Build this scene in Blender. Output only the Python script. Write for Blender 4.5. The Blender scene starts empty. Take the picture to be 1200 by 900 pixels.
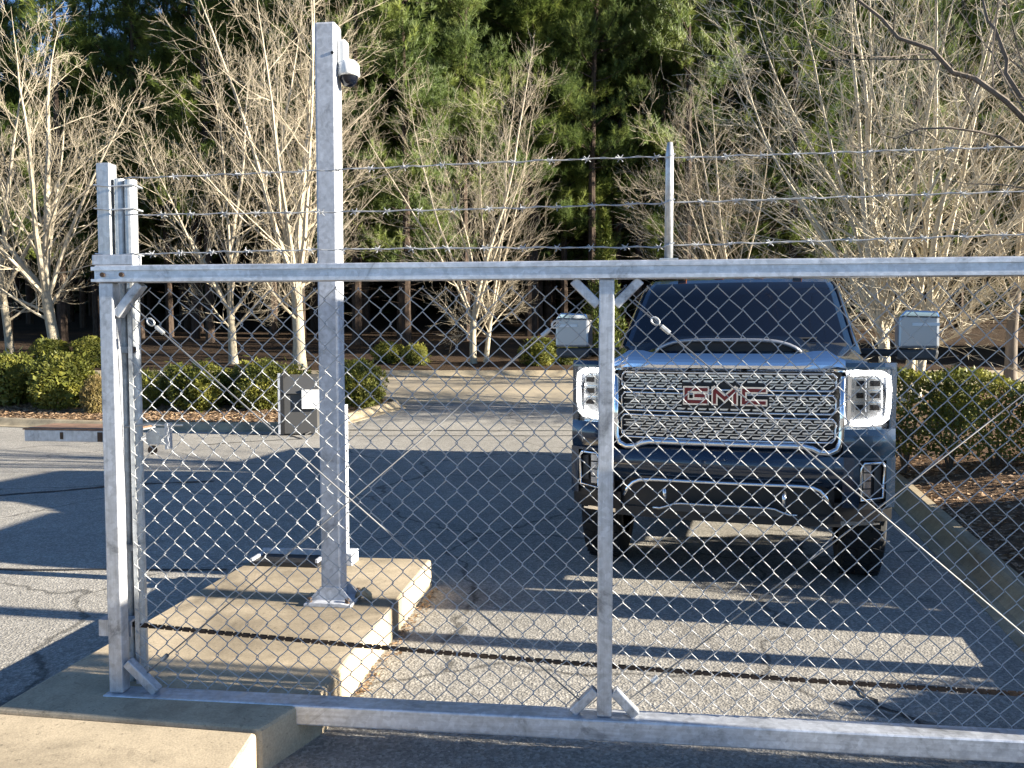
import bpy, math, random
from mathutils import Vector, Matrix, Quaternion

S = bpy.context.scene
C = S.collection
R = math.radians
rnd = random.Random(7)

# ------------------------------------------------------------------ camera
cam_d = bpy.data.cameras.new('camera'); cam = bpy.data.objects.new('camera', cam_d); C.objects.link(cam)
cam.location = (0, 0, 1.55); cam.rotation_euler = (R(90 - 3.15), 0, 0)
cam_d.sensor_width = 36.0; cam_d.lens = 30.0; cam_d.clip_start = 0.05; cam_d.clip_end = 6000
S.camera = cam

# ------------------------------------------------------------------ sky, sun, exposure
SUN_EL, SUN_AZ = 16.3, 100.0          # azimuth clockwise from +Y (the way the camera looks)
w = bpy.data.worlds.new('World'); S.world = w; w.use_nodes = True
nt = w.node_tree; nt.nodes.clear()
sky = nt.nodes.new('ShaderNodeTexSky'); sky.sky_type = 'NISHITA'; sky.sun_disc = False
sky.sun_elevation = R(SUN_EL); sky.sun_rotation = R(SUN_AZ); sky.altitude = 200; sky.air_density = 0.75
sky.dust_density = 0.1; sky.ozone_density = 4.0
bg = nt.nodes.new('ShaderNodeBackground'); bg.inputs[1].default_value = 0.058
out = nt.nodes.new('ShaderNodeOutputWorld')
nt.links.new(sky.outputs[0], bg.inputs[0]); nt.links.new(bg.outputs[0], out.inputs[0])
sd = bpy.data.lights.new('sun', 'SUN'); sun = bpy.data.objects.new('sun', sd); C.objects.link(sun)
sd.energy = 5.0; sd.angle = R(0.5); sd.color = (1.0, 0.91, 0.76)
a, e = R(SUN_AZ), R(SUN_EL)
to_sun = Vector((math.cos(e)*math.sin(a), math.cos(e)*math.cos(a), math.sin(e)))
sun.rotation_euler = (-to_sun).to_track_quat('-Z', 'Y').to_euler(); sun.location = (30, -5, 20)
S.view_settings.view_transform = 'Standard'; S.view_settings.look = 'None'
S.view_settings.exposure = 2.12; S.view_settings.gamma = 1.0; S.view_settings.use_curve_mapping = False
S.cycles.max_bounces = 6; S.cycles.transparent_max_bounces = 12
S.cycles.caustics_reflective = False; S.cycles.caustics_refractive = False
S.cycles.sample_clamp_indirect = 4.0

# ------------------------------------------------------------------ materials
def newmat(name):
    m = bpy.data.materials.new(name); m.use_nodes = True
    n = m.node_tree; b = n.nodes['Principled BSDF']
    return m, n, b
def node(n, t, **kw):
    x = n.nodes.new(t)
    for k, v in kw.items(): setattr(x, k, v)
    return x
def coords(n, kind='Object', scale=None):
    tc = node(n, 'ShaderNodeTexCoord')
    if scale is None: return tc.outputs[kind]
    mp = node(n, 'ShaderNodeMapping'); mp.inputs['Scale'].default_value = scale
    n.links.new(tc.outputs[kind], mp.inputs[0]); return mp.outputs[0]
def geo_pos(n):
    return node(n, 'ShaderNodeNewGeometry').outputs['Position']
def noise(n, vec, scale, detail=4, rough=0.6, dist=0.0):
    x = node(n, 'ShaderNodeTexNoise'); x.inputs['Scale'].default_value = scale
    x.inputs['Detail'].default_value = detail; x.inputs['Roughness'].default_value = rough
    x.inputs['Distortion'].default_value = dist
    n.links.new(vec, x.inputs['Vector']); return x.outputs[0]
def ramp(n, fac, stops):
    x = node(n, 'ShaderNodeValToRGB'); cr = x.color_ramp
    while len(cr.elements) < len(stops): cr.elements.new(0.5)
    for el, (p, c) in zip(cr.elements, stops):
        el.position = p; el.color = (c[0], c[1], c[2], 1) if not isinstance(c, (int, float)) else (c, c, c, 1)
    n.links.new(fac, x.inputs[0]); return x.outputs[0]
def mix(n, fac, a, b, mode='MIX'):
    x = node(n, 'ShaderNodeMix', data_type='RGBA', blend_type=mode)
    for s, v in ((0, fac), (6, a), (7, b)):
        if hasattr(v, 'is_output'): n.links.new(v, x.inputs[s])
        elif isinstance(v, (int, float)): x.inputs[s].default_value = v if s == 0 else (v, v, v, 1)
        else: x.inputs[s].default_value = (v[0], v[1], v[2], 1)
    return x.outputs[2]
def bump(n, b, h, strength, dist):
    x = node(n, 'ShaderNodeBump'); x.inputs['Strength'].default_value = strength; x.inputs['Distance'].default_value = dist
    n.links.new(h, x.inputs['Height']); n.links.new(x.outputs[0], b.inputs['Normal'])
def simple(name, col, rough=0.5, metal=0.0, var=0.0, vs=20, coat=0.0, spec=None):
    m, n, b = newmat(name)
    b.inputs['Base Color'].default_value = (*col, 1); b.inputs['Roughness'].default_value = rough
    b.inputs['Metallic'].default_value = metal
    if coat: b.inputs['Coat Weight'].default_value = coat; b.inputs['Coat Roughness'].default_value = 0.04
    if spec is not None: b.inputs['Specular IOR Level'].default_value = spec
    if var:
        f = noise(n, geo_pos(n), vs, 5)
        c = ramp(n, f, [(0.3, [x*(1-var) for x in col]), (0.7, [min(1, x*(1+var)) for x in col])])
        n.links.new(c, b.inputs['Base Color'])
    return m

def mat_asphalt():
    m, n, b = newmat('asphalt'); p = geo_pos(n)
    big = noise(n, p, 0.45, 5, 0.6); mid = noise(n, p, 6, 4)
    v = node(n, 'ShaderNodeTexVoronoi'); v.inputs['Scale'].default_value = 85; n.links.new(p, v.inputs['Vector'])
    fine = noise(n, p, 240, 2)
    stone = ramp(n, v.outputs['Color'], [(0.10, (0.13, 0.122, 0.11)), (0.5, (0.31, 0.29, 0.255)), (0.9, (0.60, 0.565, 0.50))])
    c = mix(n, 0.5, stone, ramp(n, fine, [(0.36, (0.13, 0.122, 0.11)), (0.64, (0.48, 0.455, 0.40))]))
    c = mix(n, 1.0, c, ramp(n, big, [(0.3, 0.78), (0.7, 1.05)]), 'MULTIPLY')
    c = mix(n, 1.0, c, ramp(n, mid, [(0.3, 0.88), (0.7, 1.06)]), 'MULTIPLY')
    wn = noise(n, p, 1.7, 5, 0.7); vm = node(n, 'ShaderNodeVectorMath', operation='ADD')
    sc_ = node(n, 'ShaderNodeVectorMath', operation='SCALE'); sc_.inputs['Scale'].default_value = 0.9
    tn = node(n, 'ShaderNodeTexNoise'); tn.inputs['Scale'].default_value = 1.1; tn.inputs['Detail'].default_value = 6; n.links.new(p, tn.inputs['Vector'])
    n.links.new(tn.outputs['Color'], sc_.inputs[0]); n.links.new(p, vm.inputs[0]); n.links.new(sc_.outputs[0], vm.inputs[1])
    ck = node(n, 'ShaderNodeTexVoronoi', feature='DISTANCE_TO_EDGE'); ck.inputs['Scale'].default_value = 0.42; n.links.new(vm.outputs[0], ck.inputs['Vector'])
    c = mix(n, 1.0, c, ramp(n, ck.outputs['Distance'], [(0.0, 0.45), (0.004, 0.55), (0.0085, 1.0)]), 'MULTIPLY')
    c = mix(n, 1.0, c, ramp(n, wn, [(0.28, 0.62), (0.40, 1.0)]), 'MULTIPLY')
    n.links.new(c, b.inputs['Base Color']); b.inputs['Roughness'].default_value = 0.9
    b.inputs['Specular IOR Level'].default_value = 0.25
    bump(n, b, v.outputs['Distance'], 0.55, 0.005)
    return m
def mat_concrete(name, base=(0.42, 0.36, 0.25), dark=0.45, sc=3.0):
    m, n, b = newmat(name); p = geo_pos(n)
    big = noise(n, p, sc*0.35, 6, 0.65, 0.6); mid = noise(n, p, sc*2.2, 6, 0.7); fine = noise(n, p, 120, 3)
    c = ramp(n, mid, [(0.25, [x*0.8 for x in base]), (0.75, [x*1.12 for x in base])])
    st = ramp(n, big, [(0.36, dark), (0.56, 1.0)])
    c = mix(n, 1.0, c, st, 'MULTIPLY')
    c = mix(n, 1.0, c, ramp(n, fine, [(0.3, 0.82), (0.7, 1.1)]), 'MULTIPLY')
    pit = noise(n, p, 38, 3, 0.8); c = mix(n, 1.0, c, ramp(n, pit, [(0.30, 0.55), (0.38, 1.0)]), 'MULTIPLY')
    scf = noise(n, p, 9, 8, 0.8, 2.0); c = mix(n, 1.0, c, ramp(n, scf, [(0.34, 0.72), (0.45, 1.0)]), 'MULTIPLY')
    n.links.new(c, b.inputs['Base Color']); b.inputs['Roughness'].default_value = 0.85
    b.inputs['Specular IOR Level'].default_value = 0.3
    bump(n, b, fine, 0.3, 0.003)
    return m
def mat_mulch(name, a=(0.10, 0.055, 0.035), bb=(0.26, 0.17, 0.11)):
    m, n, b = newmat(name); p = geo_pos(n)
    f = noise(n, p, 22, 6, 0.75); g = noise(n, p, 1.3, 4)
    v = node(n, 'ShaderNodeTexVoronoi'); v.inputs['Scale'].default_value = 28; n.links.new(p, v.inputs['Vector'])
    c = ramp(n, f, [(0.3, a), (0.7, bb)])
    c = mix(n, 0.35, c, ramp(n, v.outputs['Color'], [(0.1, a), (0.9, [x*1.3 for x in bb])]))
    c = mix(n, 1.0, c, ramp(n, g, [(0.3, 0.7), (0.7, 1.1)]), 'MULTIPLY')
    n.links.new(c, b.inputs['Base Color']); b.inputs['Roughness'].default_value = 0.95
    b.inputs['Specular IOR Level'].default_value = 0.1
    bump(n, b, f, 0.9, 0.03)
    return m
def mat_galv(name, col=(0.62, 0.64, 0.66), metal=0.75, rough=0.42, streak=True, along=(40, 40, 2.0)):
    m, n, b = newmat(name); p = coords(n, 'Object')
    f = noise(n, p, 30, 5, 0.7); g = noise(n, coords(n, 'Object', along), 1.6, 4, 0.7)
    c = ramp(n, f, [(0.3, [x*0.82 for x in col]), (0.7, [min(1, x*1.1) for x in col])])
    vv = node(n, 'ShaderNodeTexVoronoi'); vv.inputs['Scale'].default_value = 55; n.links.new(p, vv.inputs['Vector'])
    c = mix(n, 1.0, c, ramp(n, vv.outputs['Color'], [(0.1, 0.86), (0.9, 1.1)]), 'MULTIPLY')
    sm = noise(n, p, 3.3, 7, 0.72, 1.2)
    c = mix(n, 1.0, c, ramp(n, sm, [(0.34, 0.5), (0.44, 0.92), (0.6, 1.05)]), 'MULTIPLY')
    if streak: c = mix(n, 1.0, c, ramp(n, g, [(0.3, 0.78), (0.55, 1.0)]), 'MULTIPLY')
    n.links.new(c, b.inputs['Base Color']); b.inputs['Metallic'].default_value = metal
    rr = ramp(n, f, [(0.3, rough-0.08), (0.7, rough+0.12)]); n.links.new(rr, b.inputs['Roughness'])
    return m
def mat_bark(name, a, bb, sc=9):
    m, n, b = newmat(name)
    f = noise(n, coords(n, 'Object', (3, 3, 1)), sc, 5, 0.7)
    n.links.new(ramp(n, f, [(0.3, a), (0.7, bb)]), b.inputs['Base Color']); b.inputs['Roughness'].default_value = 0.9
    b.inputs['Specular IOR Level'].default_value = 0.15
    return m
def mat_leaf(name, a, mid, hi, sc=2.5, trans=0.25, fine=45):
    m, n, b = newmat(name)
    f = noise(n, geo_pos(n), sc, 4, 0.6); g = noise(n, geo_pos(n), fine, 2)
    c = ramp(n, f, [(0.32, a), (0.5, mid), (0.68, hi)])
    c = mix(n, 1.0, c, ramp(n, g, [(0.3, 0.6), (0.7, 1.35)]), 'MULTIPLY')
    n.links.new(c, b.inputs['Base Color']); b.inputs['Roughness'].default_value = 0.55
    b.inputs['Specular IOR Level'].default_value = 0.35
    t = node(n, 'ShaderNodeBsdfTranslucent'); n.links.new(c, t.inputs[0])
    ms = node(n, 'ShaderNodeMixShader'); ms.inputs[0].default_value = trans
    o = n.nodes['Material Output']
    n.links.new(b.outputs[0], ms.inputs[1]); n.links.new(t.outputs[0], ms.inputs[2]); n.links.new(ms.outputs[0], o.inputs[0])
    return m
def mat_glass_cover(name, tint=(1, 1, 1)):
    m, n, b = newmat(name); n.nodes.remove(b)
    tr = node(n, 'ShaderNodeBsdfTransparent'); tr.inputs[0].default_value = (*tint, 1)
    gl = node(n, 'ShaderNodeBsdfGlossy'); gl.inputs['Roughness'].default_value = 0.03
    fr = node(n, 'ShaderNodeFresnel'); fr.inputs[0].default_value = 1.45
    ms = node(n, 'ShaderNodeMixShader')
    n.links.new(fr.outputs[0], ms.inputs[0]); n.links.new(tr.outputs[0], ms.inputs[1]); n.links.new(gl.outputs[0], ms.inputs[2])
    n.links.new(ms.outputs[0], n.nodes['Material Output'].inputs[0])
    return m
def mat_emit(name, col, st):
    m, n, b = newmat(name); b.inputs['Base Color'].default_value = (0.8, 0.8, 0.8, 1)
    b.inputs['Emission Color'].default_value = (*col, 1); b.inputs['Emission Strength'].default_value = st
    return m

M = {}
M['asphalt'] = mat_asphalt()
M['concrete'] = mat_concrete('island_concrete', (0.47, 0.385, 0.265), 0.45)
M['kerb'] = mat_concrete('kerb_concrete', (0.42, 0.345, 0.23), 0.65, 5)
M['road'] = mat_concrete('road_concrete', (0.44, 0.37, 0.265), 0.8, 1.2)
M['mulch'] = mat_mulch('mulch', (0.09, 0.055, 0.035), (0.30, 0.205, 0.13))
M['floor'] = mat_mulch('forest_floor', (0.03, 0.021, 0.014), (0.09, 0.06, 0.04))
M['litter'] = mat_leaf('leaf_litter', (0.16, 0.10, 0.06), (0.30, 0.20, 0.12), (0.46, 0.34, 0.22), 30, 0.05, 90)
M['alu'] = mat_galv('aluminium', (0.56, 0.58, 0.62), 0.5, 0.42)
M['rail'] = mat_galv('aluminium_rail', (0.62, 0.65, 0.70), 0.5, 0.38, True, (1.5, 40, 40))
M['galv'] = mat_galv('galvanised_steel', (0.55, 0.57, 0.58), 0.6, 0.45)
M['wire'] = simple('galvanised_wire', (0.37, 0.38, 0.39), 0.75, 0.05)
M['white'] = mat_galv('white_post_paint', (0.50, 0.52, 0.56), 0.0, 0.5, False)
M['rodsteel'] = simple('weathered_rod', (0.26, 0.26, 0.26), 0.6, 0.3)
M['plast'] = simple('white_plastic', (0.75, 0.75, 0.73), 0.4)
M['rust'] = simple('rusty_steel', (0.07, 0.045, 0.03), 0.7, 0.3, 0.4, 60)
M['rustplate'] = simple('rusted_plate', (0.22, 0.13, 0.08), 0.8, 0.1, 0.4, 25)
M['black'] = simple('black_plastic', (0.012, 0.012, 0.013), 0.5)
M['tar'] = simple('tar', (0.02, 0.02, 0.022), 0.7)
M['greyplast'] = simple('grey_plastic', (0.055, 0.055, 0.055), 0.5)
M['mirrorgrey'] = simple('mirror_housing', (0.42, 0.42, 0.43), 0.28, 0.6)
M['rubber'] = simple('rubber', (0.012, 0.012, 0.012), 0.85, 0, 0.2, 40)
M['paint'] = simple('dark_blue_paint', (0.012, 0.028, 0.056), 0.2, 0.35, coat=1.0)
M['chrome'] = simple('chrome', (0.80, 0.81, 0.83), 0.09, 1.0)
M['satin'] = simple('satin_metal', (0.68, 0.69, 0.71), 0.22, 0.95)
M['red'] = simple('red_enamel', (0.22, 0.008, 0.01), 0.35)
M['tint'] = simple('tinted_glass', (0.004, 0.006, 0.012), 0.03, 0.0, spec=0.5)
M['drl'] = mat_emit('running_light', (1.0, 0.97, 0.93), 2.2)
M['lens'] = mat_glass_cover('clear_lens')
M['led'] = simple('lamp_reflector', (0.75, 0.77, 0.8), 0.15, 0.9)
M['amber'] = simple('amber_lens', (0.35, 0.10, 0.01), 0.2)
M['bark'] = mat_bark('pale_bark', (0.24, 0.205, 0.15), (0.46, 0.41, 0.31))
M['twig'] = mat_bark('twig_bark', (0.30, 0.255, 0.185), (0.52, 0.455, 0.345), 1.5)
M['creambark'] = mat_bark('cream_bark', (0.34, 0.30, 0.225), (0.57, 0.515, 0.40), 4)
M['greybark'] = mat_bark('grey_bark', (0.10, 0.085, 0.07), (0.24, 0.20, 0.165), 2)
M['pinebark'] = mat_bark('pine_bark', (0.03, 0.022, 0.017), (0.09, 0.065, 0.05), 5)
M['pine'] = mat_leaf('pine_needles', (0.045, 0.075, 0.018), (0.105, 0.15, 0.034), (0.225, 0.26, 0.06), 0.55, 0.35, 6)
M['bush'] = mat_leaf('shrub_leaves', (0.06, 0.075, 0.013), (0.14, 0.15, 0.025), (0.29, 0.27, 0.045), 2.6, 0.25)
M['bush2'] = mat_leaf('dry_shrub_leaves', (0.12, 0.10, 0.03), (0.22, 0.17, 0.06), (0.30, 0.21, 0.10), 2.6, 0.25)
M['cedar'] = mat_leaf('cedar_leaves', (0.06, 0.085, 0.015), (0.12, 0.15, 0.03), (0.18, 0.20, 0.05), 3, 0.2)
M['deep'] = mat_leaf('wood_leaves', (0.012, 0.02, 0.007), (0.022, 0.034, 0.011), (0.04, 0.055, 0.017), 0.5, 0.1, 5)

# ------------------------------------------------------------------ mesh helpers
class MB:
    def __init__(s): s.v = []; s.f = []
    def box(s, x0, x1, y0, y1, z0, z1):
        b = len(s.v)
        s.v += [(x0,y0,z0),(x1,y0,z0),(x1,y1,z0),(x0,y1,z0),(x0,y0,z1),(x1,y0,z1),(x1,y1,z1),(x0,y1,z1)]
        s.f += [tuple(b+i for i in q) for q in ((0,3,2,1),(4,5,6,7),(0,1,5,4),(1,2,6,5),(2,3,7,6),(3,0,4,7))]
        return s
    def bar(s, p, q, wd, dp, up=(0, 1, 0)):
        p, q = Vector(p), Vector(q); d = (q-p).normalized(); u = Vector(up); u = (u - d*u.dot(d)).normalized(); r = d.cross(u)
        b = len(s.v)
        for c in (p, q):
            for i, j in ((-1,-1),(1,-1),(1,1),(-1,1)): s.v.append(tuple(c + r*(i*wd/2) + u*(j*dp/2)))
        s.f += [tuple(b+i for i in k) for k in ((0,3,2,1),(4,5,6,7),(0,1,5,4),(1,2,6,5),(2,3,7,6),(3,0,4,7))]
        return s
    def prism(s, poly, axis, t0, t1):
        """poly 2-D, extruded along axis 0/1/2 from t0 to t1"""
        b = len(s.v); n = len(poly)
        for t in (t0, t1):
            for (a_, b_) in poly:
                s.v.append((t,a_,b_) if axis == 0 else ((a_,t,b_) if axis == 1 else (a_,b_,t)))
        s.f.append(tuple(b+i for i in range(n))[::-1]); s.f.append(tuple(b+n+i for i in range(n)))
        for i in range(n):
            j = (i+1) % n; s.f.append((b+i, b+j, b+n+j, b+n+i))
        return s
    def tube(s, pts, rad, sides=6, cap=True, closed=False):
        n = len(pts); b = len(s.v)
        P = [p if isinstance(p, Vector) else Vector(p) for p in pts]
        if not isinstance(rad, (list, tuple)): rad = [rad]*n
        d0 = (P[1]-P[0]).normalized()
        u = d0.orthogonal().normalized()
        cs = [(math.cos(2*math.pi*k/sides), math.sin(2*math.pi*k/sides)) for k in range(sides)]
        for i in range(n):
            if closed: d = P[(i+1) % n]-P[i-1]
            elif i == 0: d = P[1]-P[0]
            elif i == n-1: d = P[i]-P[i-1]
            else: d = P[i+1]-P[i-1]
            if d.length_squared < 1e-14: d = d0
            d = d.normalized(); d0 = d
            u = u - d*u.dot(d)
            u = u.normalized() if u.length_squared > 1e-10 else d.orthogonal().normalized()
            v = d.cross(u); r = rad[i]; p = P[i]
            for (c, q) in cs:
                s.v.append((p.x+(u.x*c+v.x*q)*r, p.y+(u.y*c+v.y*q)*r, p.z+(u.z*c+v.z*q)*r))
        m = n if closed else n-1
        for i in range(m):
            i2 = (i+1) % n
            for k in range(sides):
                k2 = (k+1) % sides
                s.f.append((b+i*sides+k, b+i*sides+k2, b+i2*sides+k2, b+i2*sides+k))
        if cap and not closed:
            s.f.append(tuple(b+k for k in range(sides))[::-1]); s.f.append(tuple(b+(n-1)*sides+k for k in range(sides)))
        return s
    def lathe(s, prof, c=(0,0,0), axis='z', seg=24):
        b = len(s.v); n = len(prof)
        for k in range(seg):
            t = 2*math.pi*k/seg
            for (r, h) in prof:
                if axis == 'z': s.v.append((c[0]+r*math.cos(t), c[1]+r*math.sin(t), c[2]+h))
                elif axis == 'x': s.v.append((c[0]+h, c[1]+r*math.cos(t), c[2]+r*math.sin(t)))
                else: s.v.append((c[0]+r*math.cos(t), c[1]+h, c[2]+r*math.sin(t)))
        for k in range(seg):
            k2 = (k+1) % seg
            for i in range(n-1): s.f.append((b+k*n+i, b+k2*n+i, b+k2*n+i+1, b+k*n+i+1))
        return s
    def grid(s, rows):
        b = len(s.v); m = len(rows[0])
        for r in rows: s.v += [tuple(p) for p in r]
        for i in range(len(rows)-1):
            for j in range(m-1):
                s.f.append((b+i*m+j, b+i*m+j+1, b+(i+1)*m+j+1, b+(i+1)*m+j))
        return s
    def slab(s, xs, zlo, zhi, yf, t, nz=2):
        """front-facing strip: y = yf(x,z), thickness t backwards"""
        rows = []
        for x in xs: rows.append([(x, yf(x, zlo(x)+(zhi(x)-zlo(x))*k/nz), zlo(x)+(zhi(x)-zlo(x))*k/nz) for k in range(nz+1)])
        back = [[(p[0], p[1]+t, p[2]) for p in r] for r in rows]
        s.grid(rows); s.grid([r[::-1] for r in back])
        for k in (0, nz): s.grid([[r[k] for r in rows], [r[k] for r in back]])
        for r, q in ((rows[0], back[0]), (rows[-1], back[-1])): s.grid([r, q])
        return s
    def mesh(s, name):
        me = bpy.data.meshes.new(name); me.from_pydata(s.v, [], s.f); me.update(); return me
    def build(s, name, mat, parent=None, smooth=False, bevel=0.0, fixn=True, loc=None):
        import bmesh
        me = s.mesh(name)
        if fixn and len(s.f) < 60000:
            bm = bmesh.new(); bm.from_mesh(me); bmesh.ops.recalc_face_normals(bm, faces=bm.faces); bm.to_mesh(me); bm.free()
        return link(name, me, mat, parent, smooth, bevel, loc)
def link(name, me, mat, parent=None, smooth=False, bevel=0.0, loc=None):
    o = bpy.data.objects.new(name, me); C.objects.link(o)
    if mat is not None and not me.materials: me.materials.append(M[mat])
    if smooth: me.polygons.foreach_set('use_smooth', [True]*len(me.polygons))
    if parent: o.parent = parent
    if loc is not None: o.location = loc
    if bevel:
        md = o.modifiers.new('bevel', 'BEVEL'); md.width = bevel; md.segments = 2; md.limit_method = 'ANGLE'; md.angle_limit = R(40)
    return o
def tag(o, label=None, cat=None, group=None, kind=None):
    if label: o['label'] = label
    if cat: o['category'] = cat
    if group: o['group'] = group
    if kind: o['kind'] = kind
    return o
def empty(name, loc, rz=0.0):
    o = bpy.data.objects.new(name, None); C.objects.link(o); o.location = loc; o.rotation_euler = (0, 0, rz)
    o.empty_display_size = 0.2; return o
def copy_tree(o, parent=None):
    c = o.copy(); C.objects.link(c); c.parent = parent
    for ch in list(o.children): copy_tree(ch, c)
    return c

# ------------------------------------------------------------------ setting: ground, driveway, road, beds
def sstep(t): t = max(0.0, min(1.0, t)); return t*t*(3-2*t)
def zt(y):                       # the drive climbs gently behind the truck
    y = max(y, 0)
    if y < 13.5: return 0.0
    if y < 15.5: return 0.09*(y-13.5)**2/4
    if y < 42: return 0.09*(y-14.5)
    return 0.09*27.5 + (1-math.exp(-(y-42)/12))*1.08
KD = (math.sin(R(14.8)), math.cos(R(14.8)))
def kerb_x(y): return 2.70 + (y-4.42)*math.tan(R(14.8))

ys = [-2500, -600, -150, -40, -10] + [0.5*i for i in range(0, 120)] + [62, 66, 72, 80, 100, 160, 400, 1000, 2500]
xs = [-2500, -600, -150, -60] + [2.0*i for i in range(-24, 25)] + [60, 150, 600, 2500]
g = MB(); g.grid([[(x, y, zt(y) - 0.06 + (0.10 if y > 21.6 and abs(x) < 200 else 0.0)) for x in xs] for y in ys])
tag(g.build('ground', 'floor', smooth=True), kind='structure')
g = MB(); g.grid([[(x, y, zt(y)) for x in (-60, -30, -10, 0, 10, 30, 60)] for y in [-40, -10, 0, 5, 10, 12] + [12+0.25*i for i in range(1, 21)]])
drive = tag(g.build('driveway', 'asphalt', smooth=True), kind='structure')
g = MB(); g.grid([[(x, y, zt(y)+0.004) for x in (-60, -30, -10, 0, 10, 30, 60)] for y in [17.0+0.25*i for i in range(0, 17)]])
tag(g.build('road', 'road', smooth=True), kind='structure')

def sweep_kerb(name, path, wd=0.16, h=0.13, closed=False, mat='kerb'):
    """kerb swept along a plan path; the bed lies on its left"""
    prof = [(-0.10, -0.04), (-0.10, 0.006), (0.0, 0.02), (0.03, 0.05), (0.075, h-0.015), (0.10, h), (wd, h), (wd, -0.05)]
    n = len(path); rows = []
    for i in range(n):
        p = Vector(path[i]); q0 = Vector(path[i-1]) if (i or closed) else p; q1 = Vector(path[(i+1) % n]) if (i < n-1 or closed) else p
        d = (q1-q0).normalized(); nl = Vector((-d.y, d.x))
        rows.append([(p.x+nl.x*a_, p.y+nl.y*a_, zt(p.y)+b_) for a_, b_ in prof])
    if closed: rows.append(rows[0])
    mb = MB(); mb.grid(rows)
    return tag(mb.build(name, mat, smooth=False), kind='structure')
def arc(cx, cy, r, a0, a1, n):
    return [(cx+r*math.cos(R(a0+(a1-a0)*i/n)), cy+r*math.sin(R(a0+(a1-a0)*i/n))) for i in range(n+1)]
# left planting bed, an island with a rounded nose
path = [(-24, 16.2), (-14, 15.4), (-9.6, 14.75), (-7.4, 14.3), (-6.0, 14.05), (-4.6, 13.95), (-3.7, 14.05), (-3.25, 14.3), (-2.95, 14.8), (-2.75, 15.3), (-2.45, 15.95), (-2.15, 16.5)] + arc(-2.45, 16.55, 0.32, 0, 90, 4)[1:] + [(-6, 16.9), (-14, 17.05), (-24, 17.2)]
sweep_kerb('kerb', path)
def bed(name, path, mat, lift=0.10, inset=0.12, hump=0.10):
    import bmesh
    bm = bmesh.new()
    vs = [bm.verts.new((x, y, 0)) for x, y in path]; bm.faces.new(vs)
    bmesh.ops.triangulate(bm, faces=bm.faces)
    bmesh.ops.subdivide_edges(bm, edges=bm.edges, cuts=6, use_grid_fill=True)
    bmesh.ops.triangulate(bm, faces=bm.faces)
    for v in bm.verts: v.co.z = zt(v.co.y)+lift+hump*(0.5+0.5*math.sin(v.co.x*1.9+v.co.y*2.7))*0.6
    me = bpy.data.meshes.new(name); bm.to_mesh(me); bm.free()
    return tag(link(name, me, mat, smooth=True), kind='structure')
ip = [(-24, 16.3), (-14, 15.5), (-9.5, 14.87), (-6.0, 14.17), (-4.6, 14.07), (-3.8, 14.17), (-3.3, 14.45), (-2.87, 15.35), (-2.25, 16.5), (-2.4, 16.76), (-6, 16.80), (-14, 16.95), (-24, 17.1)]
bed('mulch_bed', ip, 'mulch', 0.06)
# far kerb behind the road
sweep_kerb('kerb', [(-60, 21.0), (-20, 21.0), (0, 21.0), (20, 21.0), (60, 21.0)], 0.2, 0.14)
g = MB(); g.grid([[(x, y, zt(y)+0.09+0.04*math.sin(x*1.3+y*2)) for x in [-60, -40]+[-30+1.0*i for i in range(61)]+[40, 60]] for y in (21.15, 21.6, 22.2, 23, 24, 25, 26)])
tag(g.build('mulch_bed', 'floor', smooth=True), kind='structure')
# right bank and its kerb
def zbank(x, y):
    d = max(0.0, x-kerb_x(y)-0.16)
    return zt(y)+0.10+0.42*(1-math.exp(-d/2.2))+0.03*math.sin(x*3.1+y*2.3)*min(1, d)
kp = [(kerb_x(y), y) for y in (0.0, 2, 4.42, 6, 8, 10, 12, 14)] + [(kerb_x(14)+0.5, 15.2), (kerb_x(14)+1.5, 16.0), (kerb_x(14)+4, 16.4), (40, 16.5)]
sweep_kerb('kerb', [(x, y) for x, y in kp][::-1], 0.17, 0.13)
g = MB(); rows = []
for y in [0.0+0.4*i for i in range(42)]:
    x0 = kerb_x(min(y, 14))+0.13 + (0 if y < 14 else (y-14)**2*0.55)
    rows.append([(x0+t, y, zbank(x0+t, y)) for t in (0, 0.15, 0.3, 0.5, 0.8, 1.2, 1.7, 2.3, 3, 4, 5, 7, 10, 16, 30)])
g.grid(rows); tag(g.build('mulch_bank', 'mulch', smooth=True), kind='structure')

# crack filler lines on the asphalt
def tar(pts, wd=0.03):
    mb = MB(); rows = []
    # resample
    q = []
    for i in range(len(pts)-1):
        for k in range(8):
            t = k/8; q.append((pts[i][0]*(1-t)+pts[i+1][0]*t, pts[i][1]*(1-t)+pts[i+1][1]*t))
    q.append(pts[-1])
    for i, p in enumerate(q):
        a_ = Vector(q[max(0, i-1)]); b_ = Vector(q[min(len(q)-1, i+1)]); d = (b_-a_).normalized(); nl = Vector((-d.y, d.x))
        ww = wd*(0.6+0.8*rnd.random()); j = (rnd.random()-0.5)*0.03
        rows.append([(p[0]+nl.x*(j-ww/2), p[1]+nl.y*(j-ww/2), zt(p[1])+0.005), (p[0]+nl.x*(j+ww/2), p[1]+nl.y*(j+ww/2), zt(p[1])+0.005)])
    mb.grid(rows); return mb.build('crack_filler', 'tar', drive)
tar([(-8.5, 8.2), (-5.4, 8.1), (-4.6, 8.5), (-4.0, 8.9), (-3.2, 9.1)], 0.07)
tar([(-4.4, 12.2), (-3.9, 12.6), (-3.2, 12.9), (-3.5, 13.4), (-4.2, 13.5)], 0.05)
tar([(-2.6, 13.3), (-1.0, 13.35), (0.6, 13.3), (2.5, 13.5)], 0.05)
tar([(-3.0, 14.1), (-0.6, 14.0), (2.2, 14.0), (4, 14.1)], 0.06)
tar([(-6, 5.55), (-3.6, 5.62), (-1.9, 5.6)], 0.035)
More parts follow.
